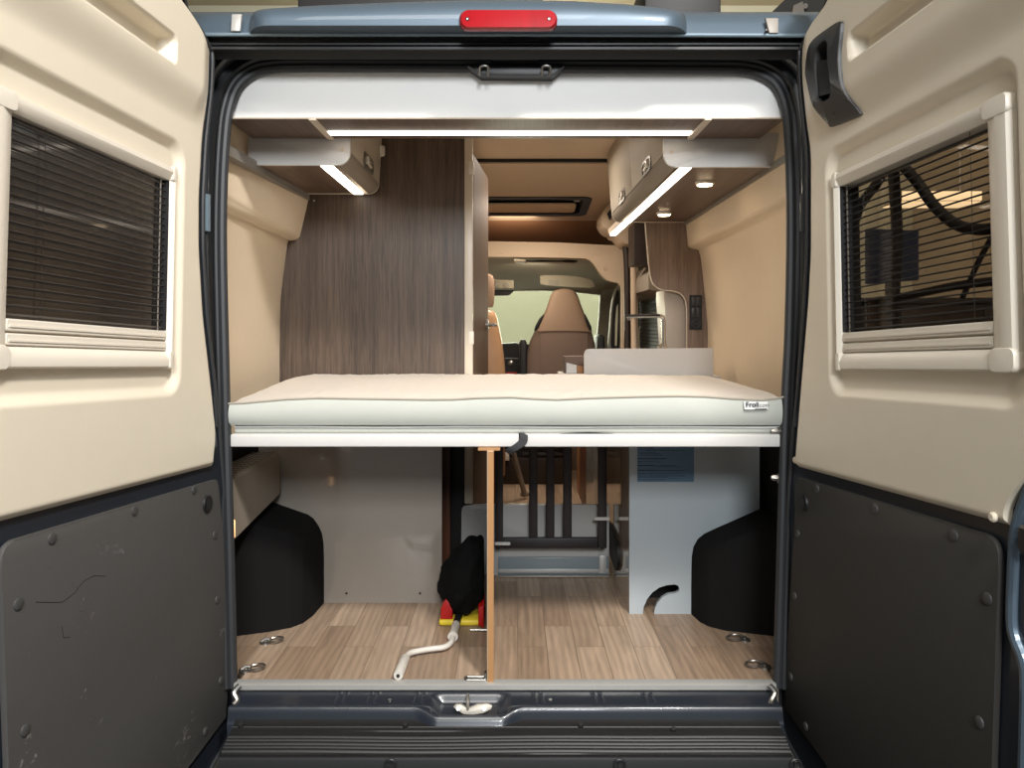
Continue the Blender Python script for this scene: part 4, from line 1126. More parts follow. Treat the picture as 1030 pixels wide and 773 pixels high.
# tap
Yt = 1.52
tp = thing('kitchen_tap', 'slim metal kitchen tap with a long flat spout above the white screen', 'tap', at(668, 370, Yt))
bm = B(); P = [at(667.5, 372, Yt), at(667.5, 340, Yt), at(667.3, 324, Yt), at(666.5, 319.5, Yt), at(663, 318, Yt), at(650, 318, Yt), at(630, 318.5, Yt)]
bm_tube(bm, spline(P, 5), .011, 10, flat=.9); obj('spout', bm, 'chrome', tp)
bm = B(); bm_cyl(bm, at(633.5, 319, Yt), at(633.5, 322.5, Yt), .010, 12); obj('nozzle', bm, 'chrome', tp)
bm = B(); bm_prism(bm, [at(629, 316.6, Yt-.012), at(664, 316.6, Yt-.012), at(664, 318.2, Yt-.012), at(629, 318.8, Yt-.012)], (0, .024, 0), .001); obj('spout_cap', bm, 'matte_black', tp)
bm = B(); bm_tube(bm, [at(667.5, 346, Yt), at(662, 349.5, Yt-.02)], .007, 8); bm_tube(bm, [at(667.5, 348, Yt), at(667.5, 356, Yt), at(667.5, 375, Yt)], .017, 12); obj('lever', bm, 'chrome', tp)
# side window with dark slatted blind on the right wall beyond
w2 = sempty('window_2', (.88, 2.85, 1.0))
bm = B(); bm_box(bm, .895, .925, 2.05, 3.35, .70, 1.20, .01); struct('window_frame', bm, 'matte_black', w2)
for k in range(20):
    z = .74 + .44*k/19; bm = B(); bm_prism(bm, [(.884, 2.08, z-.008), (.884, 3.32, z-.008), (.893, 3.32, z+.006), (.893, 2.08, z+.006)], (.002, 0, .002)); struct('blind_slat', bm, 'slat_black', w2, smooth=False)
bm = B(); bm_prism(bm, [(.76, 2.2, 1.215), (.90, 2.2, 1.185), (.90, 2.2, 1.36), (.80, 2.2, 1.36), (.76, 2.2, 1.30)], (0, 1.1, 0), .006); o = obj('blind_cassette', bm, 'profile_grey'); tag(o, 'beige grey blind cassette above the dark kitchen window', 'blind cassette')
bm = B(); bm_box(bm, .69, .895, 2.26, 2.49, 1.362, 1.60, .003); kl = obj('kitchen_locker', bm, 'dark_bench_wood'); tag(kl, 'small dark wood locker beyond the wall unit above the blind cassette', 'cabinet')
# small tray box on the worktop
def down(px, Y=1.5):
    p = at(px, 380, Y); p.z = .786; return p
bx_ = thing('tray_box', 'small brown box with a white front left of the white screen', 'box', at(578, 385, 1.5))
bm = B(); P = [at(567.5, 359, 1.5), at(588, 358.6, 1.5), down(588), down(567.5)]; bm_prism(bm, P, (0, .12, 0), .002); obj('case', bm, 'seat_brown', bx_)
bm = B(); P = [at(569.7, 365, 1.496), at(580, 367.5, 1.496), down(580, 1.496), down(569.7, 1.496)]; bm_prism(bm, P, (0, .004, 0)); obj('front', bm, 'white_laminate', bx_, smooth=False)
bm = B(); P = [at(580.6, 367.6, 1.495), at(586.5, 368.8, 1.495), down(586.5, 1.495), down(580.6, 1.495)]; bm_prism(bm, P, (0, .004, 0)); obj('insert', bm, 'tan_wood', bx_, smooth=False)

# ================================================================== CAB
Ya = 2.85
bm = B()
P = [(380, 243), (500, 243), (560, 244), (598, 246), (642, 248), (642, 420), (634.5, 420), (634.5, 400), (625.5, 400), (625.5, 300)]
arc = spline([at(a, b, Ya) for a, b in ((625.5, 292), (624, 286), (618, 283.8), (612, 282.6), (606.5, 278.5), (602, 273), (598, 267), (592, 261.8), (582, 259.8), (500, 258.5), (380, 258))], 4)
bm_prism(bm, [at(a, b, Ya) for a, b in P[:-1]] + arc, (0, .06, 0), .006); cb = obj('cab_arch', bm, 'ceiling_fabric'); tag(cb, 'beige moulded arch over the passage to the cab', 'arch trim')
for px, py in ((505.5, 253.5), (563, 254.5), (608.5, 270.5)):
    bm = B(); c = at(px, py, Ya-.002); bm_tube(bm, [c + Vector((math.cos(a)*.010, 0, math.sin(a)*.010)) for a in [k*math.pi/8 for k in range(16)]], .002, 6, closed=True); bm_cyl(bm, c+Vector((0, .002, 0)), c+Vector((0, -.002, 0)), .008, 12); obj('screw_cap', bm, 'ceiling_fabric', cb)
bm = B(); bm_box(bm, -.95, .72, Ya+.06, 4.0, 1.50, 1.53); o = obj('overcab_shelf', bm, 'brown_fabric', smooth=False); tag(o, 'beige brown open shelf above the cab behind the arch', 'shelf')
pod = [(601, 232), (600, 223), (604, 216), (611, 211), (622, 206), (648, 205), (648, 240), (632, 250), (626, 251), (620, 248), (614, 241), (607, 238)]
bm = B(); bm_prism(bm, spline([at(a, b, 2.84) for a, b in pod], 4, True), (0, -.30, 0), .008); pd = obj('side_pod', bm, 'ceiling_fabric'); tag(pd, 'beige moulded pod under the ceiling right of the cab arch', 'trim pod')
bm = B(); bm_prism(bm, [at(610.5, 215, 2.537), at(616.5, 208, 2.537), at(618.5, 213.5, 2.537), at(613, 222, 2.537)], (0, -.006, 0), .002); obj('vent', bm, 'matte_black', pd)
# post, dark curtain between post and arch
bm = B(); bm_tube(bm, spline([at(628, 240, 2.72), at(630.5, 262, 2.72), at(631.2, 310, 2.72), at(631, 380, 2.72), (at(631, 380, 2.72).x, 2.72, .03)], 6), .022, 10); o = obj('folded_curtain', bm, 'dark_bench_wood'); tag(o, 'narrow dark folded curtain hanging beside the cab arch', 'curtain')
bm = B(); bm_tube(bm, [at(637, 236, 2.65), at(637.5, 300, 2.65), at(638.5, 400, 2.65), (at(638.5, 400, 2.65).x, 2.65, .02)], .020, 12); o = obj('door_post', bm, 'ceiling_fabric'); tag(o, 'slim beige post between the dark curtain and the kitchen', 'post')
# cab headliner, wind screen, pillars
bm = B(); bm_prism(bm, [(-.95, Ya+.06, 1.478), (-.95, 4.2, 1.30), (.95, 4.2, 1.30), (.95, Ya+.06, 1.478)], (0, 0, .03)); struct('ceiling_cab', bm, 'cab_grey', smooth=False)
Yw = 4.15
bm = B(); bm_prism(bm, [at(420, 288, Yw), at(610, 292, Yw), at(604, 297, Yw), at(572, 293.5, Yw), at(500, 291.5, Yw), at(420, 291, Yw)], (0, .05, 0)); struct('trim_5', bm, 'cab_trim')
bm = B(); bm_prism(bm, [at(604, 294, Yw-.05), at(640, 275, Yw-.05), at(640, 430, Yw-.05), at(596, 430, Yw-.05), at(599.5, 350, Yw-.05), at(602.5, 320, Yw-.05)], (0, .06, 0), .004); struct('trim_6', bm, 'cab_trim')
w3 = sempty('window_3', (0, 4.4, .9))
bm = B(); bm_prism(bm, [at(380, 290, 4.22), at(606, 294, 4.22), (at(606, 294, 4.22).x, 4.8, .55), (at(380, 290, 4.22).x, 4.8, .55)], (0, .004, .004)); struct('pane', bm, 'screen_glass', w3, smooth=False)
w4 = sempty('window_4', (.8, 3.6, .95))
bm = B(); bm_prism(bm, spline([at(613, 352, 3.5), at(613.2, 330, 3.5), at(615, 308, 3.5), at(618, 294, 3.5), at(621.5, 287.5, 3.5), at(626, 287, 3.5), at(629, 300, 3.5), at(629, 352, 3.5)], 3, True), (0, .05, 0), .004); struct('window_frame', bm, 'cab_trim', w4)
bm = B(); bm_prism(bm, spline([at(614.6, 350, 3.495), at(614.8, 330, 3.495), at(616.4, 309, 3.495), at(619, 297, 3.495), at(621, 292, 3.495), at(622, 300, 3.495), at(622, 352, 3.495)], 3, True), (0, -.01, 0)); struct('window_rubber', bm, 'matte_black', w4)
bm = B(); bm_prism(bm, [at(618.5, 348, 3.484), at(618.8, 325, 3.484), at(620, 309, 3.484), at(621.8, 306, 3.484), at(621.4, 325, 3.484), at(620.4, 348, 3.484)], (0, .004, 0)); struct('pane', bm, 'screen_wall', w4)
bm = B(); bm_prism(bm, spline([at(a, b, 3.45) for a, b in ((543.5, 279), (545.5, 277.2), (570, 277.8), (592, 280.5), (596, 284), (598, 289), (590, 289.8), (560, 288), (545, 286.5), (543.3, 284))], 3, True), (0, -.03, 0), .005); vs = obj('sun_visor', bm, 'cab_grey'); tag(vs, 'grey folded sun visor above the windscreen', 'sun visor')
bm = B(); bm_prism(bm, [at(552, 281.5, 3.418), at(562, 281.5, 3.418), at(563, 287, 3.418), at(551, 286.6, 3.418)], (0, .002, 0)); obj('airbag_notice', bm, 'cab_trim', vs)
lamp = thing('cab_lamp', 'small pale reading lamp with a black bar under the cab ceiling', 'lamp', at(540, 262, 2.97))
bm = B(); bm_prism(bm, [at(517, 260.5, 2.97), at(529, 261.5, 2.97), at(529.5, 264.8, 2.97), at(517.5, 263.6, 2.97)], (0, .05, 0), .002); obj('lamp_body', bm, 'cab_trim', lamp)
bm = B(); bm_tube(bm, [at(529, 262.4, 2.97), at(537, 262.6, 2.97), at(565, 263, 2.97), at(570, 262.9, 2.97), at(577, 263.2, 2.97), at(581, 263, 2.97)], .006, 8, radii=[.005, .006, .005, .009, .009, .003]); obj('bar', bm, 'matte_black', lamp)
mirr = B(); bm_prism(mirr, spline([at(a, b, 3.45) for a, b in ((488, 292), (515, 292), (515.6, 293.5), (513, 296.5), (508, 297.5), (488, 297))], 3, True), (0, .03, 0), .003); o = obj('rear_view_mirror', mirr, 'matte_black'); tag(o, 'black rear view mirror at the top of the windscreen', 'mirror')
oc = B(); bm_prism(oc, [at(486, 280.5, 3.4), at(516.5, 282, 3.4), at(517, 290.5, 3.4), at(486, 289.5, 3.4)], (0, .04, 0), .004); oc = obj('overhead_console', oc, 'cab_grey'); tag(oc, 'grey overhead switch console above the rear view mirror', 'console')
for px in (499, 509):
    bm = B(); c = at(px, 287, 3.395); bm_tube(bm, [c+Vector((0, .006, 0)), c, c+Vector((0, -.004, 0))], .02, 14, radii=[.024, .022, .012]); obj('console_lens', bm, 'cab_trim', oc)
# dashboard
db = thing('dashboard', 'black dashboard with a round knob below the windscreen', 'dashboard', (-.1, 4.0, .3))
bm = B(); bm_prism(bm, [at(440, 346, 4.0), at(506, 346, 4.0), at(520, 345, 4.0), at(523, 348, 4.0), at(625, 352, 4.0), at(625, 460, 4.0), at(440, 460, 4.0)], (0, .35, 0), .01); obj('dash_body', bm, 'matte_black', db)
bm = B(); bm_prism(bm, [at(508, 360, 3.99), at(521, 360.5, 3.99), at(521, 361.3, 3.99), at(508, 360.8, 3.99)], (0, .01, 0)); obj('trim_line', bm, 'steel', db)
bm = B(); c = at(514, 365.5, 3.995); bm_tube(bm, [c, c+Vector((0, -.012, 0)), c+Vector((0, -.016, 0))], .02, 18, radii=[.024, .022, .012]); obj('knob', bm, 'steel', db)
bm = B(); bm_prism(bm, [at(509, 374.5, 3.99), at(520, 374.5, 3.99), at(520, 376.5, 3.99), at(509, 376.5, 3.99)], (0, .01, 0)); obj('button_row', bm, 'red_plastic', db)
# seat
def seat_loft(bm, rows, Y, t0, cx):
    loops = []
    for py, l, r, th, dy in rows:
        a, b = at(l, py, Y), at(r, py, Y); w = (b.x-a.x); c = (a.x+b.x)/2
        lp = []
        for k in range(28):
            an = 2*math.pi*k/28; ca, sa = math.cos(an), math.sin(an)
            e = .55
            lp.append((c + w/2*math.copysign(abs(ca)**e, ca), Y + dy + th/2 + th/2*math.copysign(abs(sa)**e, sa), a.z))
        loops.append(lp)
    bm_loft(bm, loops)
Yse = 3.3
ps = thing('passenger_seat', 'brown high backed passenger seat in front of the windscreen', 'seat', at(565, 470, Yse)*1.0)
bm = B()
up = [(334, 537.6, 596, .13, 0), (328, 541, 593, .13, 0), (321.5, 544.3, 590.5, .13, 0), (315, 547.6, 588.4, .12, .004), (308, 550.6, 585.5, .11, .006), (302, 552.4, 583.6, .10, .008), (297, 554, 581.7, .10, .01), (293.5, 556.5, 579.5, .09, .012), (291.2, 560, 576, .07, .02), (290.4, 564, 572, .05, .03)]
seat_loft(bm, up, Yse, .1, 565); obj('headrest', bm, 'seat_beige', ps)
bm = B()
lo_ = [(475, 531, 600, .16, 0), (400, 529.0, 601.5, .15, 0), (379, 529.2, 601.2, .15, 0), (363, 529.5, 601.2, .15, 0), (354, 530.7, 600.7, .15, 0), (345, 532.7, 599.2, .14, 0), (339, 535.2, 597.4, .14, 0), (333.6, 537.8, 595.9, .13, 0)]
seat_loft(bm, lo_, Yse-.004, .1, 565); bk = obj('backrest', bm, 'seat_brown', ps)
bm = B(); bm_tube(bm, [at(a, b, Yse-.006) for a, b in ((538, 333.6), (552, 333.2), (566, 333.1), (580, 333.2), (596, 333.8))], .004, 6); obj('seam', bm, 'seat_brown', bk)
bm = B(); bm_prism(bm, [at(543.5, 336, Yse-.006), at(591, 336, Yse-.006), at(592.5, 395, Yse-.006), at(542.5, 395, Yse-.006)], (0, .006, 0), .002); obj('map_pocket', bm, 'seat_brown', bk)
for pth in (((547, 316.5), (544, 321), (540, 329), (538, 333)), ((588, 316), (590, 322), (593, 329), (594.5, 333))):
    bm = B(); bm_tube(bm, [at(a, b, Yse+.02) for a, b in pth], .012, 8, radii=[.003, .011, .013, .006]); obj('side_gusset', bm, 'matte_black', ps)
for a, b, c_ in ((522.7, 530, 342), (601.2, 608.5, 337)):
    bm = B(); bm_prism(bm, [at(a, 400, Yse+.0), at(a, c_+3, Yse+.0), at(a+1.5, c_, Yse+.0), at(b-1.5, c_, Yse), at(b, c_+3, Yse), at(b, 400, Yse)], (0, .3, 0), .012, 3); obj('armrest', bm, 'matte_black', ps)
bm = B(); bm_box(bm, at(531, 400, Yse).x, at(600, 400, Yse).x, Yse, Yse+.5, .30, .45, .03, 3); obj('seat_cushion', bm, 'seat_brown', ps)
bm = B(); bm_box(bm, at(540, 400, Yse).x, at(592, 400, Yse).x, Yse+.05, Yse+.45, 0, .30, .01); obj('seat_base', bm, 'matte_black', ps)
# bench seat beside the washroom door
bs = thing('bench_seat', 'shiny tan leather bench seat back partly hidden by the washroom door', 'seat', (-.28, 2.3, 0))
bm = B()
lo_ = [(480, 440, 508, .14, 0), (400, 440, 508.8, .14, 0), (378, 440, 508.4, .14, 0), (362, 440, 507.2, .14, 0), (345, 441, 505, .13, 0), (330, 442, 502, .13, 0), (320, 444, 500, .12, 0), (314, 446, 497.5, .11, .005), (311, 450, 493, .08, .02)]
seat_loft(bm, lo_, 2.25, .1, 475); obj('backrest', bm, 'leather', bs)
bm = B(); lo_ = [(309, 452, 495.5, .08, .02), (305, 450, 496.7, .09, .015), (290, 449, 497.2, .10, .01), (280, 450, 496.7, .10, .01), (276.5, 452, 495, .09, .015), (275, 455, 492, .07, .025)]
seat_loft(bm, lo_, 2.25, .1, 475); obj('headrest', bm, 'seat_beige', bs)
bm = B(); bm_box(bm, -.56, -.06, 2.2, 2.75, 0, .42, .01); obj('bench_base', bm, 'red_brown', bs)

# ================================================================== UNDER THE BED
Yp = .645
bm = B(); bm_box(bm, -.925, at(444.5, 500, Yp).x, Yp, Yp+.016, .0, zb_-.002, .0012); su_ = thing('storage_unit', 'glossy pale grey storage front under the left half of the bed', 'cabinet', (-.6, Yp, 0)); o = obj('front_panel', bm, 'grey_gloss', su_)
for px in (348.5, 422.5):
    bm = B(); p = at(px, 597.2, Yp-.0005); bm_cyl(bm, p, p+Vector((0, -.0015, 0)), .0042, 12); obj('screw_hole', bm, 'matte_black', o)
# wheel arch covers
def arch(sgn, top, yfront, Ypan, label):
    bm = B(); xs = sorted(top)
    n = 40; cols = []
    tz = pw(top)
    xin, xout = (max(t[0] for t in top), min(t[0] for t in top)) if sgn < 0 else (min(t[0] for t in top), max(t[0] for t in top))
    yf = pw(yfront)
    for i in range(n+1):
        s = (i/n); s = 1-(1-s)**2.2
        x = xout + (xin-xout)*s
        z = tz(x); y = min(yf(x), Ypan-.001)
        c = [bm.verts.new((x, y, 0))]
        for k in range(1, 7): c.append(bm.verts.new((x, y, (z-.012)*k/6)))
        c.append(bm.verts.new((x, y+.006, z-.003)))
        c.append(bm.verts.new((x, min(y+.018, Ypan), z)))
        c.append(bm.verts.new((x, Ypan, z)))
        cols.append(c)
    for i in range(n):
        for k in range(len(cols[0])-1):
            bm.faces.new((cols[i][k], cols[i+1][k], cols[i+1][k+1], cols[i][k+1]))
    o = obj('wheel_arch_cover', bm, 'felt', sharp=60); tag(o, label, 'wheel arch cover', 'black wheel arch covers')
arch(-1, [(-.94, .385), (-.893, .374), (-.745, .322), (-.725, .308), (-.705, .280), (-.693, .25), (-.688, .22), (-.686, .15)],
     [(-.94, .32), (-.909, .335), (-.80, .375), (-.74, .41), (-.71, .45), (-.694, .52), (-.686, .644)], Yp, 'black felt wheel arch cover below the heater on the left')
Yq = .536
arch(1, [(.89, .378), (.857, .365), (.70, .296), (.667, .28), (.645, .262), (.630, .235), (.624, .20), (.622, .1)],
     [(.89, .325), (.86, .335), (.70, .385), (.655, .42), (.635, .46), (.622, .535)], Yq, 'black felt wheel arch cover beside the white cabinet on the right')
# heater
ht = thing('heater', 'beige box heater with a top grille on the left wall under the bed', 'heater', (-.88, .4, .4))
bm = B(); P = [(-.928, .10, .372), (-.835, .10, .362), (-.835, .10, .545), (-.842, .10, .555), (-.928, .10, .555)]
P2 = [(-.928, .605, .412), (-.835, .605, .406), (-.835, .605, .545), (-.842, .605, .555), (-.928, .605, .555)]
bm_loft(bm, [P, P2]); obj('housing', bm, 'heater_beige', ht, smooth=False)
bm = B()
for k in range(6):
    x = -.924 + .079*k/5; bm_box(bm, x-.0008, x+.0008, .12, .595, .5558, .5563)
for k in range(15):
    y = .12 + .472*k/14; bm_box(bm, -.924, -.845, y-.0012, y+.0012, .5558, .5563)
obj('grille', bm, 'beige_plastic', ht, smooth=False)
bm = B(); bm_box(bm, -.925, -.843, .115, .600, .5548, .5560); obj('grille_gap', bm, 'matte_black', ht, smooth=False)
# amber marker light at the far left
p = at(235.5, 533, .10); bm = B(); bm_box(bm, p.x-.020, p.x+.0, .085, .115, p.z-.028, p.z+.028, .006); o = obj('marker_lamp', bm, 'amber_lamp'); tag(o, 'small amber lamp at the left edge of the opening under the heater', 'lamp')
# right cabinet
rc = thing('storage_cabinet', 'white storage cabinet with a blue notice under the right half of the bed', 'cabinet', (.63, .8, 0))
def fq(px, py, dy=0): return at(px, py, Yq+dy)
slot = [fq(a, b) for a, b in ((646.5, 618.6), (647.5, 611), (651, 603), (656, 596.5), (663, 591.5), (671, 589), (679, 588.3), (682.2, 589.6), (683.4, 592.6), (682.4, 595.5), (679.5, 597), (672, 598), (666, 601.5), (661, 607.5), (658.6, 613), (657.8, 618.6))]
x0, x1 = fq(633, 600).x, fq(764, 600).x
bot = 0.0
pts = [Vector((x0, Yq, bot))] + [Vector((p.x, p.y, max(p.z, 0))) for p in slot] + [Vector((x1, Yq, bot)), Vector((x1, Yq, zb_-.002)), Vector((x0, Yq, zb_-.002))]
for p in pts: p.y = Yq
pts[1].z = 0; pts[-4].z = 0
bm = B()
vs = [bm.verts.new(p) for p in pts]; f = bm.faces.new(vs)
ex = bmesh.ops.extrude_face_region(bm, geom=[f])
for v in ex['geom']:
    if isinstance(v, bmesh.types.BMVert): v.co.y += .016
bmesh.ops.triangulate(bm, faces=[f for f in bm.faces if len(f.verts) > 4])
fr_ = obj('front_panel', bm, 'right_gloss', rc, smooth=False)
bm = B(); bm_prism(bm, [Vector((p.x, Yq+.012, max(p.z, .0005))) for p in slot], (0, .002, 0)); bm.free()
bm = B(); bm_prism(bm, [(x0+.0005, Yq+.017, 0), (.392, 1.298, 0), (.392, 1.298, zb_-.002), (x0+.0005, Yq+.017, zb_-.002)], (.014, 0, 0)); sd = obj('side_panel', bm, 'side_gloss', rc, smooth=False)
bm = B(); bm_box(bm, .42, .86, .70, .72, 0, zb_-.002); obj('dark_backing', bm, 'matte_black', rc, smooth=False)  # black backing added so the slot looks dark inside
s0, s1 = fq(641, 446, -.001), fq(698, 485, -.001)
bm = B(); bm_box(bm, s0.x, s1.x, Yq-.0012, Yq, s1.z, min(s0.z, zb_-.003)); ntc = obj('notice', bm, 'blue_sticker', rc, smooth=False, label='blue printed notice on the upper left of the white panel')
random.seed(5)
rowsn = [(450.6, 641.5, 658, 1, 1), (452.4, 643.5, 659, .6, 0), (453.3, 650, 688, .6, 0), (455.2, 644, 659, .6, 0), (456.6, 644, 664, .6, 0), (458, 644, 667, .6, 0), (461.6, 641.5, 670, 1, 1), (464.8, 641.5, 646, 1, 1), (464.8, 647, 665, .5, 0), (468.4, 641.5, 659, 1, 1), (468.4, 660, 679, .6, 0), (469.6, 660, 682, .6, 0), (473.3, 641.5, 660, 1, 1), (473.3, 661, 689, .7, 0), (476.8, 641.5, 660, .8, 0), (476.8, 661, 683, .5, 0), (479, 641.5, 689, .7, 0), (480.4, 641.5, 672, .7, 0), (482.8, 641.5, 669, .8, 0), (481.5, 673, 684, .5, 0)]
bA, bB = B(), B()
for py, a, b, hh, bold in rowsn:
    x = a
    while x < b:
        ln = random.uniform(1.2, 4.0); e = min(x+ln, b)
        p, q = fq(x, py-.42*hh), fq(e, py+.42*hh)
        bm_box(bA if bold else bB, p.x, q.x, Yq-.0018, Yq-.0012, q.z, p.z); x = e + .55
obj('printed_lines', bA, 'ink', ntc, smooth=False); obj('printed_lines', bB, 'ink_soft', ntc, smooth=False)
# black pull on the side of that cabinet
hs = [(612, 527), (613.6, 526), (617, 534), (621, 548), (621.6, 566), (619.6, 574.5), (617.4, 569), (613, 555), (611.4, 541)]
P = [atx(a, b, .394) for a, b in hs]
bm = B(); sps = spline(P, 4, True); cc = sum(sps, Vector())/len(sps)
bm_loft(bm, [[Vector((.403, p.y, p.z)) for p in sps], [Vector((.393, p.y, p.z)) for p in sps], [Vector((.390, cc.y+(p.y-cc.y)*.85, cc.z+(p.z-cc.z)*.93)) for p in sps], [Vector((.394, cc.y+(p.y-cc.y)*.6, cc.z+(p.z-cc.z)*.8)) for p in sps]]); obj('pull_handle', bm, 'matte_black', rc)
# central partition
bm = B()
a0, a1 = at(490, 600, .005).x, at(496.6, 600, .005).x
bm_prism(bm, [(a0, .005, .0), (a1, .005, .0), (-.0755, .88, 0), (-.094, .88, 0)], (0, 0, zb_-.006)); pt = thing('partition_board', 'upright wooden partition board seen edge on under the middle of the bed', 'partition', ((a0+a1)/2, .4, 0))
obj('board', bm, 'oak_edge', pt, smooth=False)
bm = B(); bm_box(bm, a0+.0022, a1, .002, .0055, .002, zb_-.008); obj('raw_edge', bm, 'pine_edge', pt, smooth=False)
bm = B(); p, q = at(481, 452, .02), at(503, 452, .02); bm_box(bm, p.x, q.x, .01, .09, zb_-.006, zb_-.001); obj('top_batten', bm, 'pine_edge', pt, smooth=False)
for py in (681.5, 634.5):
    c = atz(480, py, .004); Y = c.y; xr_ = -.0735
    bm = B(); x_ = atz(468 if py > 660 else 473, py, .004).x
    bm_tube(bm, [(xr_-.004, Y, .006), (x_+.006, Y, .006), (x_, Y-.006, .006), (x_, Y-.016, .006), (x_+.006, Y-.021, .006), (xr_-.004, Y-.021, .006)] if py > 660 else [(xr_-.004, Y, .006), (x_, Y, .006)], .0032, 8)
    if py > 660: bm_box(bm, x_+.008, xr_-.01, Y-.018, Y-.003, .001, .006, .001)
    bm_box(bm, xr_-.008, xr_-.001, Y-.022, Y+.004, .001, .022, .001)
    obj('floor_bracket', bm, 'steel', pt)
# gate
Yg = .895
gt = thing('slatted_gate', 'black slatted wooden gate hanging under the bed right of the partition board', 'gate', (.14, Yg, .13))
def gq(px, py): return at(px, py, Yg)
gz1 = zb_ - .004
def bar(a, b, top, botm, name, bev=.003):
    bm = B(); p, q = gq(a, top), gq(b, botm); bm_box(bm, p.x, q.x, Yg, Yg+.022, q.z, p.z if top > 430 else gz1, bev); return obj(name, bm, 'gate_black', gt)
bar(498, 506, 400, 552, 'stile'); bar(601.8, 610.5, 400, 552, 'stile')
for a in (532.2, 549.2, 566.6): bar(a, a+8.6, 400, 541.5, 'slat')
bar(506.1, 601.7, 541.6, 552, 'rail')
bm = B(); p, q = gq(506, 440), gq(602, 440); bm_box(bm, p.x, q.x, Yg, Yg+.022, gz1-.03, gz1, .002); obj('rail', bm, 'gate_black', gt)
for a, b, py in ((497.5, 513.5, 547), (597.5, 613.5, 522)):
    bm = B(); p, q = gq(a, py), gq(b, py)
    bm_loft(bm, [[Vector(((p.x+q.x)/2+i, Yg-.001, p.z+j)) for i, j in round_rect(q.x-p.x, .014, .0068)], [Vector(((p.x+q.x)/2+i, Yg-.005, p.z+j)) for i, j in round_rect(q.x-p.x-.003, .011, .005)]]); ltc = obj('latch', bm, 'latch_silver', gt)
for px in (501, 606):
    bm = B(); p = gq(px, 552); bm_tube(bm, [p+Vector((0, .011, .002)), p+Vector((0, .011, -.004))], .006, 12); obj('foot', bm, 'matte_black', gt)
# low white wall behind the gate and its base
Yl = .965
lw = thing('step_riser', 'low pale grey step board behind the gate with a rounded top corner', 'step', (.07, Yl, 0))
bm = B(); P = [at(464, 600, Yl), at(464, 516, Yl), at(464.8, 511.5, Yl), at(467, 509, Yl), at(471, 508, Yl)]
x1 = .389; zt2 = at(0, 508, Yl).z
pts = [(P[0].x, Yl, 0)] + [tuple(p) for p in P[1:]] + [(x1, Yl, zt2), (x1, Yl, 0)]
bm_prism(bm, pts, (0, .02, 0), .002); obj('riser_board', bm, 'riser_grey', lw)
bm = B(); bm_box(bm, -.06, .386, Yl-.012, Yl-.001, 0.001, .075, .002); ba = obj('base_board', bm, 'base_grey', lw)
bm = B(); bm_box(bm, -.06, .385, Yl-.018, Yl-.012, .014, .030, .002); obj('base_rail', bm, 'aluminium', ba)
bm = B(); bm_box(bm, .345, .375, Yl-.020, Yl-.012, .012, .085, .003); obj('rail_clip', bm, 'aluminium', ba)
bm = B(); bm_box(bm, -.06, .388, Yl-.034, Yl-.019, .001, .008, .002); struct('baseboard_1', bm, 'brass_steel')
bm = B(); p = at(484, 514.5, Yl-.002); bm_loft(bm, [[p+Vector((a, 0, b)) for a, b in round_rect(.05, .013, .006)], [p+Vector((a, -.004, b)) for a, b in round_rect(.046, .010, .005)]]); obj('latch', bm, 'latch_silver', lw)
# beyond: table leg and dark drawer plinth
tl = thing('folding_table_leg', 'slanting beige table leg behind the gate on the wood floor', 'table leg', atz(528, 498))
bm = B(); p, q = at(512, 440, 2.25), atz(528, 498.5, .02); d = (q-p)
bm_tube(bm, [p, q], .022, 12, flat=.7); obj('leg', bm, 'profile_grey', tl)
bm = B(); bm_tube(bm, [at(512.5, 446, 2.22), at(516, 455, 2.22)], .03, 12); obj('joint', bm, 'matte_black', tl)
bm = B(); bm_cyl(bm, atz(528, 499, .0), atz(528, 499, .0)+Vector((0, 0, .02)), .028, 14); obj('foot', bm, 'profile_grey', tl)
dk = thing('drawer_plinth', 'dark wood plinth with a louvred black vent beyond the gate', 'cabinet', (.1, 3.0, 0))
bm = B(); bm_box(bm, -.12, .355, 2.80, 3.25, .0, .17, .003); obj('plinth', bm, 'dark_bench_wood', dk)
bm = B(); bm_box(bm, -.12, .355, 2.81, 3.25, .172, .42, .003); vn = obj('vent_body', bm, 'matte_black', dk)
for k in range(5):
    z = .185 + .045*k; bm = B(); bm_box(bm, .06, .33, 2.796, 2.81, z, z+.018, .002); obj('louvre', bm, 'handle_black', vn)
bm = B(); p = at(507.5, 460, 2.78); bm_box(bm, p.x-.03, p.x+.03, 2.785, 2.81, p.z-.025, p.z+.035, .004); obj('plug', bm, 'window_plastic', vn)
# bag, levelling block, crank
lb = thing('levelling_ramp', 'yellow plastic ramp with red blocks on the floor below the black bag', 'ramp', (-.15, .62, 0))
bm = B(); p, q = atz(441.5, 627, .01), atz(491, 627, .01)
bm_box(bm, p.x, -.098, .42, .60, .001, .022, .008, 3); obj('tray', bm, 'yellow', lb)
for a, b, t, btm in ((443.5, 455, 605, 620), (481, 490, 611, 628)):
    bm = B(); Yr = .425 if a < 470 else .40
    p, q = at(a, t, Yr), at(b, btm, Yr)
    if a < 470: bm_prism(bm, [(p.x-.002, Yr, .022), (p.x, Yr, .06), (p.x+.016, Yr, .090), (q.x, Yr, .072), (q.x, Yr, .022)], (0, .10, 0), .004)
    else: bm_prism(bm, [(p.x, Yr, .012), (p.x, Yr, .072), (-.0965, Yr, .078), (-.0965, Yr, .002)], (0, .12, 0), .004)
    obj('red_block', bm, 'red_plastic', lb)
bm = B(); bmesh.ops.create_icosphere(bm, subdivisions=5, radius=1.0)
bc = at(466, 591, .495)
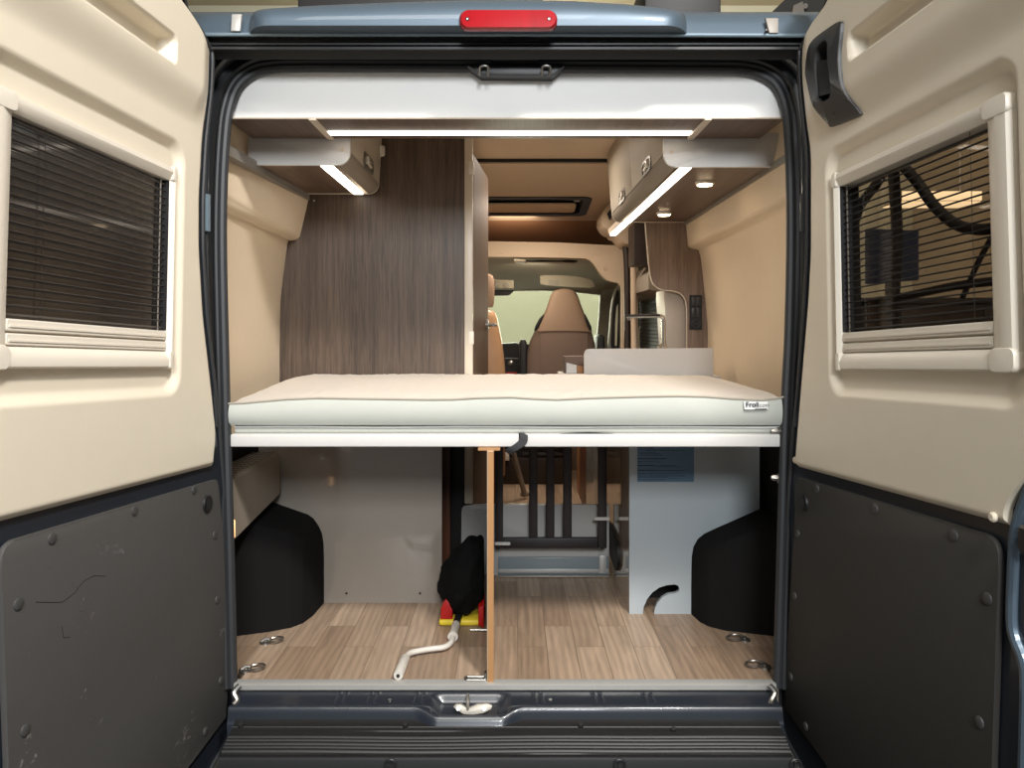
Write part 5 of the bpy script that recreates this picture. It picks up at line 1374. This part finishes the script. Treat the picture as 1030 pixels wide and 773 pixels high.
for v in bm.verts:
    d = v.co.copy(); k = 1 + .12*noise.noise(d*2.2 + Vector((3, 1, 2))) + .05*noise.noise(d*6)
    x, y, z = d.x*k, d.y*k, d.z*k
    pk = max(0, z)**2.5*max(0, min(1, .6 + x))
    v.co = Vector((max(-.268, min(-.100, bc.x + x*.085 + .03*pk)), bc.y + y*.10, max(.0235, .125 + z*.105 + .075*pk)))
o = obj('bag', bm, 'bag_black', sharp=80); tag(o, 'soft black bag with a pointed top leaning on the partition board', 'bag')
cr = thing('crank_handle', 'white cranked winding handle lying on the floor beside the partition', 'crank', atz(440, 655, 0))
def fl(px, py, z): return atz(px, py, z)
pA, pB, pC, pD, pE = fl(400.5, 680, .016), fl(408, 662, .016), fl(452, 650, .016), fl(455.5, 641, .017), fl(461, 621, .022)
bm = B(); bm_tube(bm, spline([pB.lerp(pA, .1), pB, fl(413.5, 657, .016), fl(430, 653.6, .016), fl(446, 651.5, .016), pC.lerp(pD, .3), pD, pE], 6), .0085, 12); obj('rod', bm, 'crank_paint', cr)
bm = B(); bm_tube(bm, [pA, pA.lerp(pB, .05), pA.lerp(pB, .95), pB], .0145, 16, radii=[.013, .0145, .0145, .012]); obj('grip', bm, 'crank_paint', cr)
d_ = (pA-pB).normalized()
bm = B(); bm_cyl(bm, pA+d_*.001, pA+d_*.003, .005, 10); obj('grip_pin', bm, 'matte_black', cr)
bm = B(); e0, e1 = pD, fl(458.6, 628.5, .02); bm_tube(bm, [e0, e0.lerp(e1, .12), e0.lerp(e1, .14), e1], .013, 16, radii=[.0165, .0165, .0135, .0135]); obj('grip', bm, 'crank_paint', cr)
bm = B(); bm_tube(bm, [e1, fl(461.5, 620, .022), fl(463, 614, .03)], .011, 12, radii=[.013, .013, .009]); obj('socket_end', bm, 'black_plastic', cr)
# lashing rings
def lash(px, py, label, flip, rz):
    c = atz(px, py, 0.0); s = -1 if flip else 1
    t = thing('lashing_ring', label, 'lashing ring', c, 'steel lashing rings in the floor')
    bm = B(); bm_tube(bm, [c, c+Vector((0, 0, .004)), c+Vector((0, 0, .007))], .015, 14, radii=[.019, .018, .012]); bm_cyl(bm, c+Vector((0, 0, .006)), c+Vector((0, 0, .011)), .006, 8)
    bm_tube(bm, [c+Vector((-.012, -.008, .008)), c+Vector((0, 0, .013)), c+Vector((.012*s, .004, .010))], .004, 8); obj('floor_plate', bm, 'steel', t)
    bm = B(); r = .022; cc = c + Vector((s*.030, .004, .009))
    bm_tube(bm, [cc + Vector((math.cos(a)*r*1.1, math.sin(a)*r*.9, .003*math.cos(a))) for a in [k*math.pi/14 for k in range(28)]], .0032, 8, closed=True); obj('ring', bm, 'steel', t)
lash(267, 647, 'steel lashing ring on the floor beside the left wheel arch cover', False, 0)
lash(247, 675, 'steel lashing ring in the floor at the left front corner', False, 0)
lash(749, 644.5, 'steel lashing ring on the floor beside the right wheel arch cover', True, 0)
lash(769, 671.5, 'steel lashing ring in the floor at the right front corner', True, 0)

# ================================================================== LIGHT
def area(name, loc, target, size, power, rgb, sy=None):
    l = bpy.data.lights.new(name, 'AREA'); l.energy = power; l.color = rgb; l.size = size
    if sy: l.shape = 'RECTANGLE'; l.size_y = sy
    o = bpy.data.objects.new(name, l); C.objects.link(o); o.location = loc
    o.rotation_euler = (Vector(target) - Vector(loc)).to_track_quat('-Z', 'Y').to_euler()
    return o
area('showroom_key_light', (1.25, -3.1, 4.2), (-.1, .2, .5), .45, 250, (1.0, .97, .93))
area('showroom_front_light', (.35, -5.2, 2.9), (0, 0, 1.2), 1.0, 185, (.93, .97, 1.0))
area('overhead_fill', (-.6, -4.2, 5.0), (0, 0, .6), 2.6, 110, (1.0, .96, .90), 1.2)  # broad overhead fill, added out of view
area('back_wall_fill', (0, 5.9, 4.6), (0, 8, 1.6), 2.5, 210, (1.0, .98, .92), 1.0)  # unseen lamp added to brighten the wall beyond the windscreen
area('side_wall_fill', (3.8, 5.4, 4.6), (4.6, 8, 1.6), 1.6, 28, (1.0, .88, .76), 1.0)  # added to brighten the background in the right door window
area('windscreen_fill', (.2, 6.6, 1.2), (0, 3.4, 1.35), 1.2, 90, (1.0, .97, .90))  # added low beyond the windscreen to brighten the cab and headliner
area('living_room_fill', (.1, 2.25, 1.70), (.1, 2.25, 0), .35, 10, (1.0, .86, .71))  # unseen fill added to brighten the living area
area('living_room_fill', (.15, 1.5, 1.82), (.15, 1.5, 0), .3, 4, (1.0, .88, .74))  # second added fill, nearer the bed
area('cab_light', (.15, 3.05, 1.40), (.1, 3.7, 0), .2, 2.2, (1.0, .86, .68))
area('overcab_fill', (.0, 2.95, 1.60), (.0, 3.8, 1.62), .3, 1.2, (1.0, .8, .6))  # unseen fill added to lift the dark space over the cab
w = bpy.data.worlds.new('World'); scene.world = w; w.use_nodes = True
bg = w.node_tree.nodes['Background']
bg.inputs['Color'].default_value = (.78, .84, .92, 1); bg.inputs['Strength'].default_value = .28

# ================================================================== CAMERA
cam = bpy.data.cameras.new('Camera'); co = bpy.data.objects.new('Camera', cam); C.objects.link(co)
cam.sensor_fit = 'HORIZONTAL'; cam.sensor_width = 36.0; cam.lens = 36.0*F/1030.0
cam.shift_x = -(CX-515.0)/1030.0; cam.shift_y = -(386.5-CY)/1030.0
cam.clip_start = .02
co.location = (0, -CAMD, CAMZ); co.rotation_euler = (math.pi/2, 0, 0)
scene.camera = co
scene.view_settings.view_transform = 'Standard'
scene.view_settings.look = 'None'
scene.view_settings.exposure = 0.0
scene.cycles.use_denoising = True
scene.cycles.max_bounces = 8
scene.cycles.sample_clamp_indirect = 6.0
